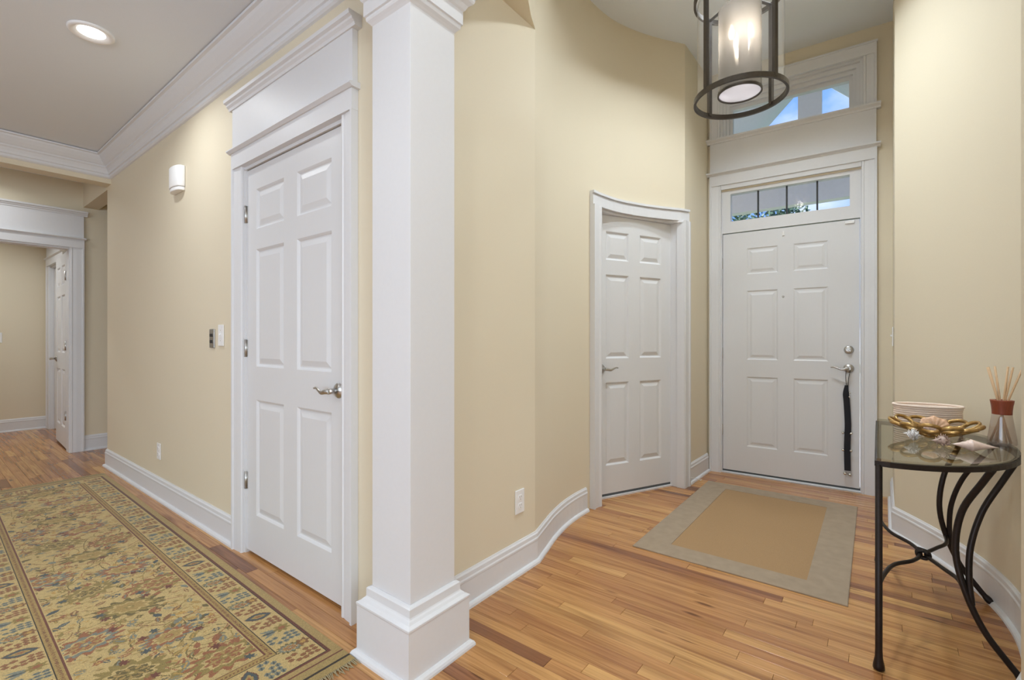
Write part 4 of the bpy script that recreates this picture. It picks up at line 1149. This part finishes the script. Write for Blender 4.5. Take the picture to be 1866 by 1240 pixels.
for s_ in (1, -1):       # s_=1 : near pair (x<0)
    main = [(-0.300, -0.392, 0.006), (-0.303, -0.350, 0.06), (-0.303, -0.290, 0.15), (-0.296, -0.244, 0.27), (-0.280, -0.222, 0.40), (-0.285, -0.238, 0.54), (-0.322, -0.286, 0.66), (-0.345, -0.307, TZ-0.025)]
    m = [mir(p, s_) for p in spline(main, 7)]
    b = MB(); n = len(m); b.tube(m, [0.0105 if i > 4 else 0.0105+0.006*math.sin(math.pi*(4-i)/4)*0.6 for i in range(n)], 10)
    b.sphere(mir((-0.300, -0.394, 0.010), s_), 0.0165, 12, 8, 1, 1, 0.62); b.build('leg', 'iron', tb)
    sec = [(-0.298, -0.262, 0.225), (-0.290, -0.256, 0.31), (-0.274, -0.262, 0.42), (-0.247, -0.294, 0.54), (-0.213, -0.347, 0.645), (-0.182, -0.385, TZ-0.025)]
    b = MB(); b.tube([mir(p, s_) for p in spline(sec, 7)], 0.0095, 10); b.build('leg_brace', 'iron', tb)
zs = 0.262
b = MB(); b.tube(spline([(LXN, -0.008, zs), (LXN+0.13, -0.012, zs), (-0.20, -0.050, zs), (-0.10, -0.115, zs), (0, -0.142, zs), (0.10, -0.115, zs), (0.20, -0.050, zs), (LXF-0.13, -0.012, zs), (LXF, -0.008, zs)], 8), 0.0075, 8); b.build('stretcher', 'iron', tb)
b = MB(); b.tube(spline([(-0.297, -0.246, zs), (-0.19, -0.236, zs), (-0.10, -0.196, zs), (0, -0.160, zs), (0.10, -0.196, zs), (0.19, -0.236, zs), (0.297, -0.246, zs)], 8), 0.0075, 8); b.build('stretcher', 'iron', tb)
b = MB()
for dx in (-0.010, 0.006):
    b.tube([(dx+0.004*math.cos(t), -0.151+0.021*math.cos(t), zs+0.015*math.sin(t)) for t in [2*math.pi*k/16 for k in range(16)]], 0.0062, 8, closed=True)
b.tube(spline([(-0.03, -0.165, zs+0.012), (0, -0.150, zs+0.017), (0.03, -0.136, zs+0.010)], 6), 0.006, 8); b.build('knot', 'iron', tb)

# things on the table ------------------------------------------------
bk = thing('coil_basket', 'oval cream coiled basket behind the gold bowl on the console', 'basket', (2.912, -0.180, TZ+0.0005), R(8))
def oval_ring(z, a, b_, n=40): return [(a*math.cos(2*math.pi*k/n), b_*math.sin(2*math.pi*k/n), z) for k in range(n)]
for i in range(11):
    z = 0.0055+i*0.0098; fl_ = 1 + (0.05*max(0, (i-8)/2)**1.5)
    b = MB(); b.tube(oval_ring(z, 0.072*fl_, 0.118*fl_), 0.0058, 8, closed=True); b.build('coil', 'basket_cream', bk)
b = MB(); b.prism([(0.070*math.cos(2*math.pi*k/40), 0.116*math.sin(2*math.pi*k/40)) for k in range(40)], 0.0005, 0.006); b.build('bottom', 'basket_cream', bk)

bw = thing('openwork_bowl', 'gold openwork bowl of linked loops on the console', 'bowl', (2.640, -0.185, TZ+0.0005), R(20))
def bowl_z(r): return 0.008 + 0.058*(r/0.152)**1.6
for ringi, (r0, r1, n, off) in enumerate(((0.000, 0.046, 6, 0), (0.046, 0.098, 10, 0.5), (0.098, 0.148, 12, 0))):
    for k in range(n):
        a0 = 2*math.pi*(k+off)/n; rm = (r0+r1)/2; hw = max(math.pi*rm/n*1.02, 0.010); pts = []
        for q in range(18):
            t = 2*math.pi*q/18; r_ = max(0.001, rm + (r1-r0)/2*1.02*math.cos(t)); a = a0 + hw*math.sin(t)/max(rm, 0.02)
            pts.append((r_*math.cos(a), r_*math.sin(a), bowl_z(r_) + (0.006*math.sin(a0*3) if ringi == 2 else 0)*max(0, math.cos(t))))
        b = MB(); b.tube(pts, [0.0078]*18, 7, closed=True, flat=0.7); b.build('loop', 'bowl_gold', bw)
b = MB(); b.lathe([(0.03, 0.0), (0.034, 0.006), (0.03, 0.010)], 20); b.build('foot', 'bowl_gold', bw)

def scallop(name, label, loc, rz, s, mat, tilt=30):
    n, m = 36, 8; vs = []; fs = []
    for j in range(m+1):
        t = j/m
        for i in range(n+1):
            a = -1.15+2.3*i/n; r_ = s*t*(1+0.05*math.cos(a*9)); hgt = 0.34*s*math.sin(math.pi*min(t, 0.98)*0.62)*math.cos(a*0.75) + 0.020*s*math.cos(a*18)*t
            vs.append((r_*math.sin(a), r_*math.cos(a)-s*0.45, hgt))
    for j in range(m):
        for i in range(n): fs.append((j*(n+1)+i, j*(n+1)+i+1, (j+1)*(n+1)+i+1, (j+1)*(n+1)+i))
    b = MB(); b.add(vs, fs, True)
    b.xform(Matrix.Rotation(R(tilt), 4, 'X')); z0 = min(v[2] for v in b.v); b.v = [(x, y, z-z0) for x, y, z in b.v]
    o = b.build(name, mat); o.location = loc; o.rotation_euler = (0, 0, rz)
    md = o.modifiers.new('shell_thickness', 'SOLIDIFY'); md.thickness = 0.0022
    return tag(o, label, 'seashell')
scallop('scallop_shell', 'orange scallop shell lying in the gold bowl', (2.650, -0.185, TZ+0.032), R(-85), 0.056, 'shell_orange', 52)
scallop('scallop_shell', 'small pinkish brown scallop shell in front of the orange one in the bowl', (2.592, -0.170, TZ+0.032), R(-70), 0.030, 'shell_brown', 35)
def spiral_shell(name, label, loc, rz, L, rmax, mat, spikes=0, tilt=0, cat='seashell'):
    """turbinate shell: widening whorls, long canal, optional spines; axis along local x, lying on the surface"""
    b = MB(); prof = []; n = 40
    for i in range(n+1):
        t = i/n
        if t < 0.42: e = t/0.42; r_ = rmax*(e**1.15)*(1-0.16*abs(math.sin(e*math.pi*3.5))); 
        else: e = (t-0.42)/0.58; e = min(e, 1.0); r_ = rmax*((1-e)**1.25*0.93+0.07*(1-e)+0.012)
        prof.append((max(r_, 0.0006), t*L))
    b.lathe(prof, 22, cap=True)
    rg = random.Random(int(L*1e4))
    for k in range(spikes):
        t = rg.uniform(0.16, 0.72); i = int(t*n); r_, z = prof[i]; a = rg.uniform(0, 6.28); ln_ = rmax*rg.uniform(0.35, 0.7)
        b.tube([(r_*0.8*math.cos(a), r_*0.8*math.sin(a), z), ((r_+ln_)*math.cos(a), (r_+ln_)*math.sin(a), z-ln_*0.25)], [rmax*0.13, rmax*0.02], 6)
    b.xform(Matrix.Rotation(R(tilt), 4, 'Y') @ Matrix.Rotation(R(90), 4, 'Y') @ Matrix.Scale(0.86, 4, (1, 0, 0)) @ Matrix.Translation((0, 0, -L*0.42)))
    z0 = min(v[2] for v in b.v); b.v = [(x, y, z-z0) for x, y, z in b.v]
    o = b.build(name, mat); o.location = loc; o.rotation_euler = (0, 0, rz); return tag(o, label, cat)
spiral_shell('murex_shell', 'spiny white seashell at the left front of the gold bowl', (2.492, -0.112, TZ+0.0008), R(70), 0.060, 0.0205, 'shell_white', 70)
spiral_shell('murex_shell', 'knobbly brown and white seashell touching the pink whelk', (2.440, -0.196, TZ+0.0008), R(110), 0.064, 0.0225, 'shell_brown', 40)
spiral_shell('whelk_shell', 'smooth pale pink whelk shell near the table edge', (2.392, -0.268, TZ+0.0008), R(-82), 0.128, 0.026, 'shell_pink', 0)
rd = thing('reed_diffuser', 'glass reed diffuser with dark red collar at the right of the console', 'diffuser', (2.640, -0.384, TZ+0.0005))
b = MB(); b.lathe([(0.041, 0.0), (0.043, 0.005), (0.0415, 0.022), (0.035, 0.070), (0.030, 0.108), (0.028, 0.120)], 36); b.build('flask', 'flask_glass', rd)
b = MB(); b.lathe([(0.0400, 0.003), (0.0405, 0.0055), (0.0398, 0.008)], 36); b.build('flask_base', 'lantern_glass', rd)
b = MB(); b.lathe([(0.0290, 0.117), (0.0295, 0.132), (0.0312, 0.150), (0.0345, 0.170), (0.0345, 0.1725), (0.020, 0.1725), (0.019, 0.117)], 36, cap=False); b.build('collar', 'collar_wood', rd)
for a, t in ((2.9, 0.20), (2.55, 0.24), (2.2, 0.15), (-0.55, 0.17), (-0.9, 0.12), (-0.5, 0.30)):
    # lean mostly across the view (along local -y / +y)
    L = 0.305; dx, dy = math.cos(a-math.pi/2)*math.sin(t), math.sin(a-math.pi/2)*math.sin(t)
    b = MB(); base = (-dx*0.115, -dy*0.115, 0.008); top_ = (base[0]+dx*L*1.0, base[1]+dy*L*1.0, 0.008+L*math.cos(t)*0.98)
    b.tube([base, top_], 0.0036, 7); b.build('reed', 'reed_wood', rd)

# ------------------------------------------------------------------ porch and garden seen through the transoms
PXF = 6.65
pr = thing('front_porch', 'grey gabled porch outside the entry door', 'porch', (4.56, 0.65, 0))
b = MB(); b.box(0.0, 2.45, -2.3, 2.3, -0.14, -0.03); b.build('porch_deck', 'porch_floor', pr)
b = MB(); b.box(PXF-4.56, PXF-4.56+0.14, -2.1, 2.1, 2.79, 3.15); b.build('tie_beam', 'porch_paint', pr)
b = MB(); b.box(PXF-4.56+0.01, PXF-4.56+0.13, -0.12, 0.12, 3.15, 4.38); b.build('king_post', 'porch_paint', pr)
for s_ in (-1, 1):
    b = MB(); b.prism([(0, 4.40), (s_*1.75, 2.65), (s_*1.75, 2.80), (0, 4.55)], 0.0, 2.35, 'x'); b.build('roof_slope', 'porch_paint', pr)
    b = MB(); b.box(PXF-4.56, PXF-4.56+0.14, s_*1.6-0.07, s_*1.6+0.07, -0.03, 2.79); b.build('post', 'porch_paint', pr)
b = MB(); b.box(4.60, 60, -40, 40, -0.30, -0.15); struct(b.build('ground', 'grass'), 'green lawn in front of the house', 'lawn')
def tree(label, loc, h_, rad, seed):
    r_ = thing('tree', label, 'tree', loc, 0, 'trees in the front garden'); rg = random.Random(seed)
    b = MB(); b.tube([(0, 0, 0), (0.05, 0, h_*0.35), (0, 0.1, h_*0.7)], [0.16, 0.12, 0.05], 10)
    for k in range(7):
        a = rg.uniform(0, 6.28); z = h_*rg.uniform(0.35, 0.6); b.tube([(0.03, 0.02, z), (rad*0.6*math.cos(a), rad*0.6*math.sin(a), z+h_*0.2)], [0.05, 0.02], 6)
    b.build('trunk', 'bark', r_)
    b = MB()
    for k in range(2600):
        while True:
            p = Vector((rg.uniform(-1, 1), rg.uniform(-1, 1), rg.uniform(-1, 1)))
            if p.length < 1: break
        c = Vector((p.x*rad, p.y*rad, h_*0.68+p.z*h_*0.33)); u_ = Vector((rg.uniform(-1,1), rg.uniform(-1,1), rg.uniform(-1,1))).normalized(); w_ = u_.orthogonal().normalized(); s_ = rg.uniform(0.06, 0.13)
        b.add([c-u_*s_, c+w_*s_*0.45, c+u_*s_, c-w_*s_*0.45], [(0, 1, 2, 3)])
    f_ = b.build('foliage', 'leaf', r_); f_['kind'] = 'stuff'
tree('leafy green tree seen through the middle of the transom', (12.6, 2.10, -0.15), 4.75, 1.15, 3)
tree('thin leafy tree seen through the left of the transom', (11.2, 3.45, -0.15), 4.0, 0.5, 8)
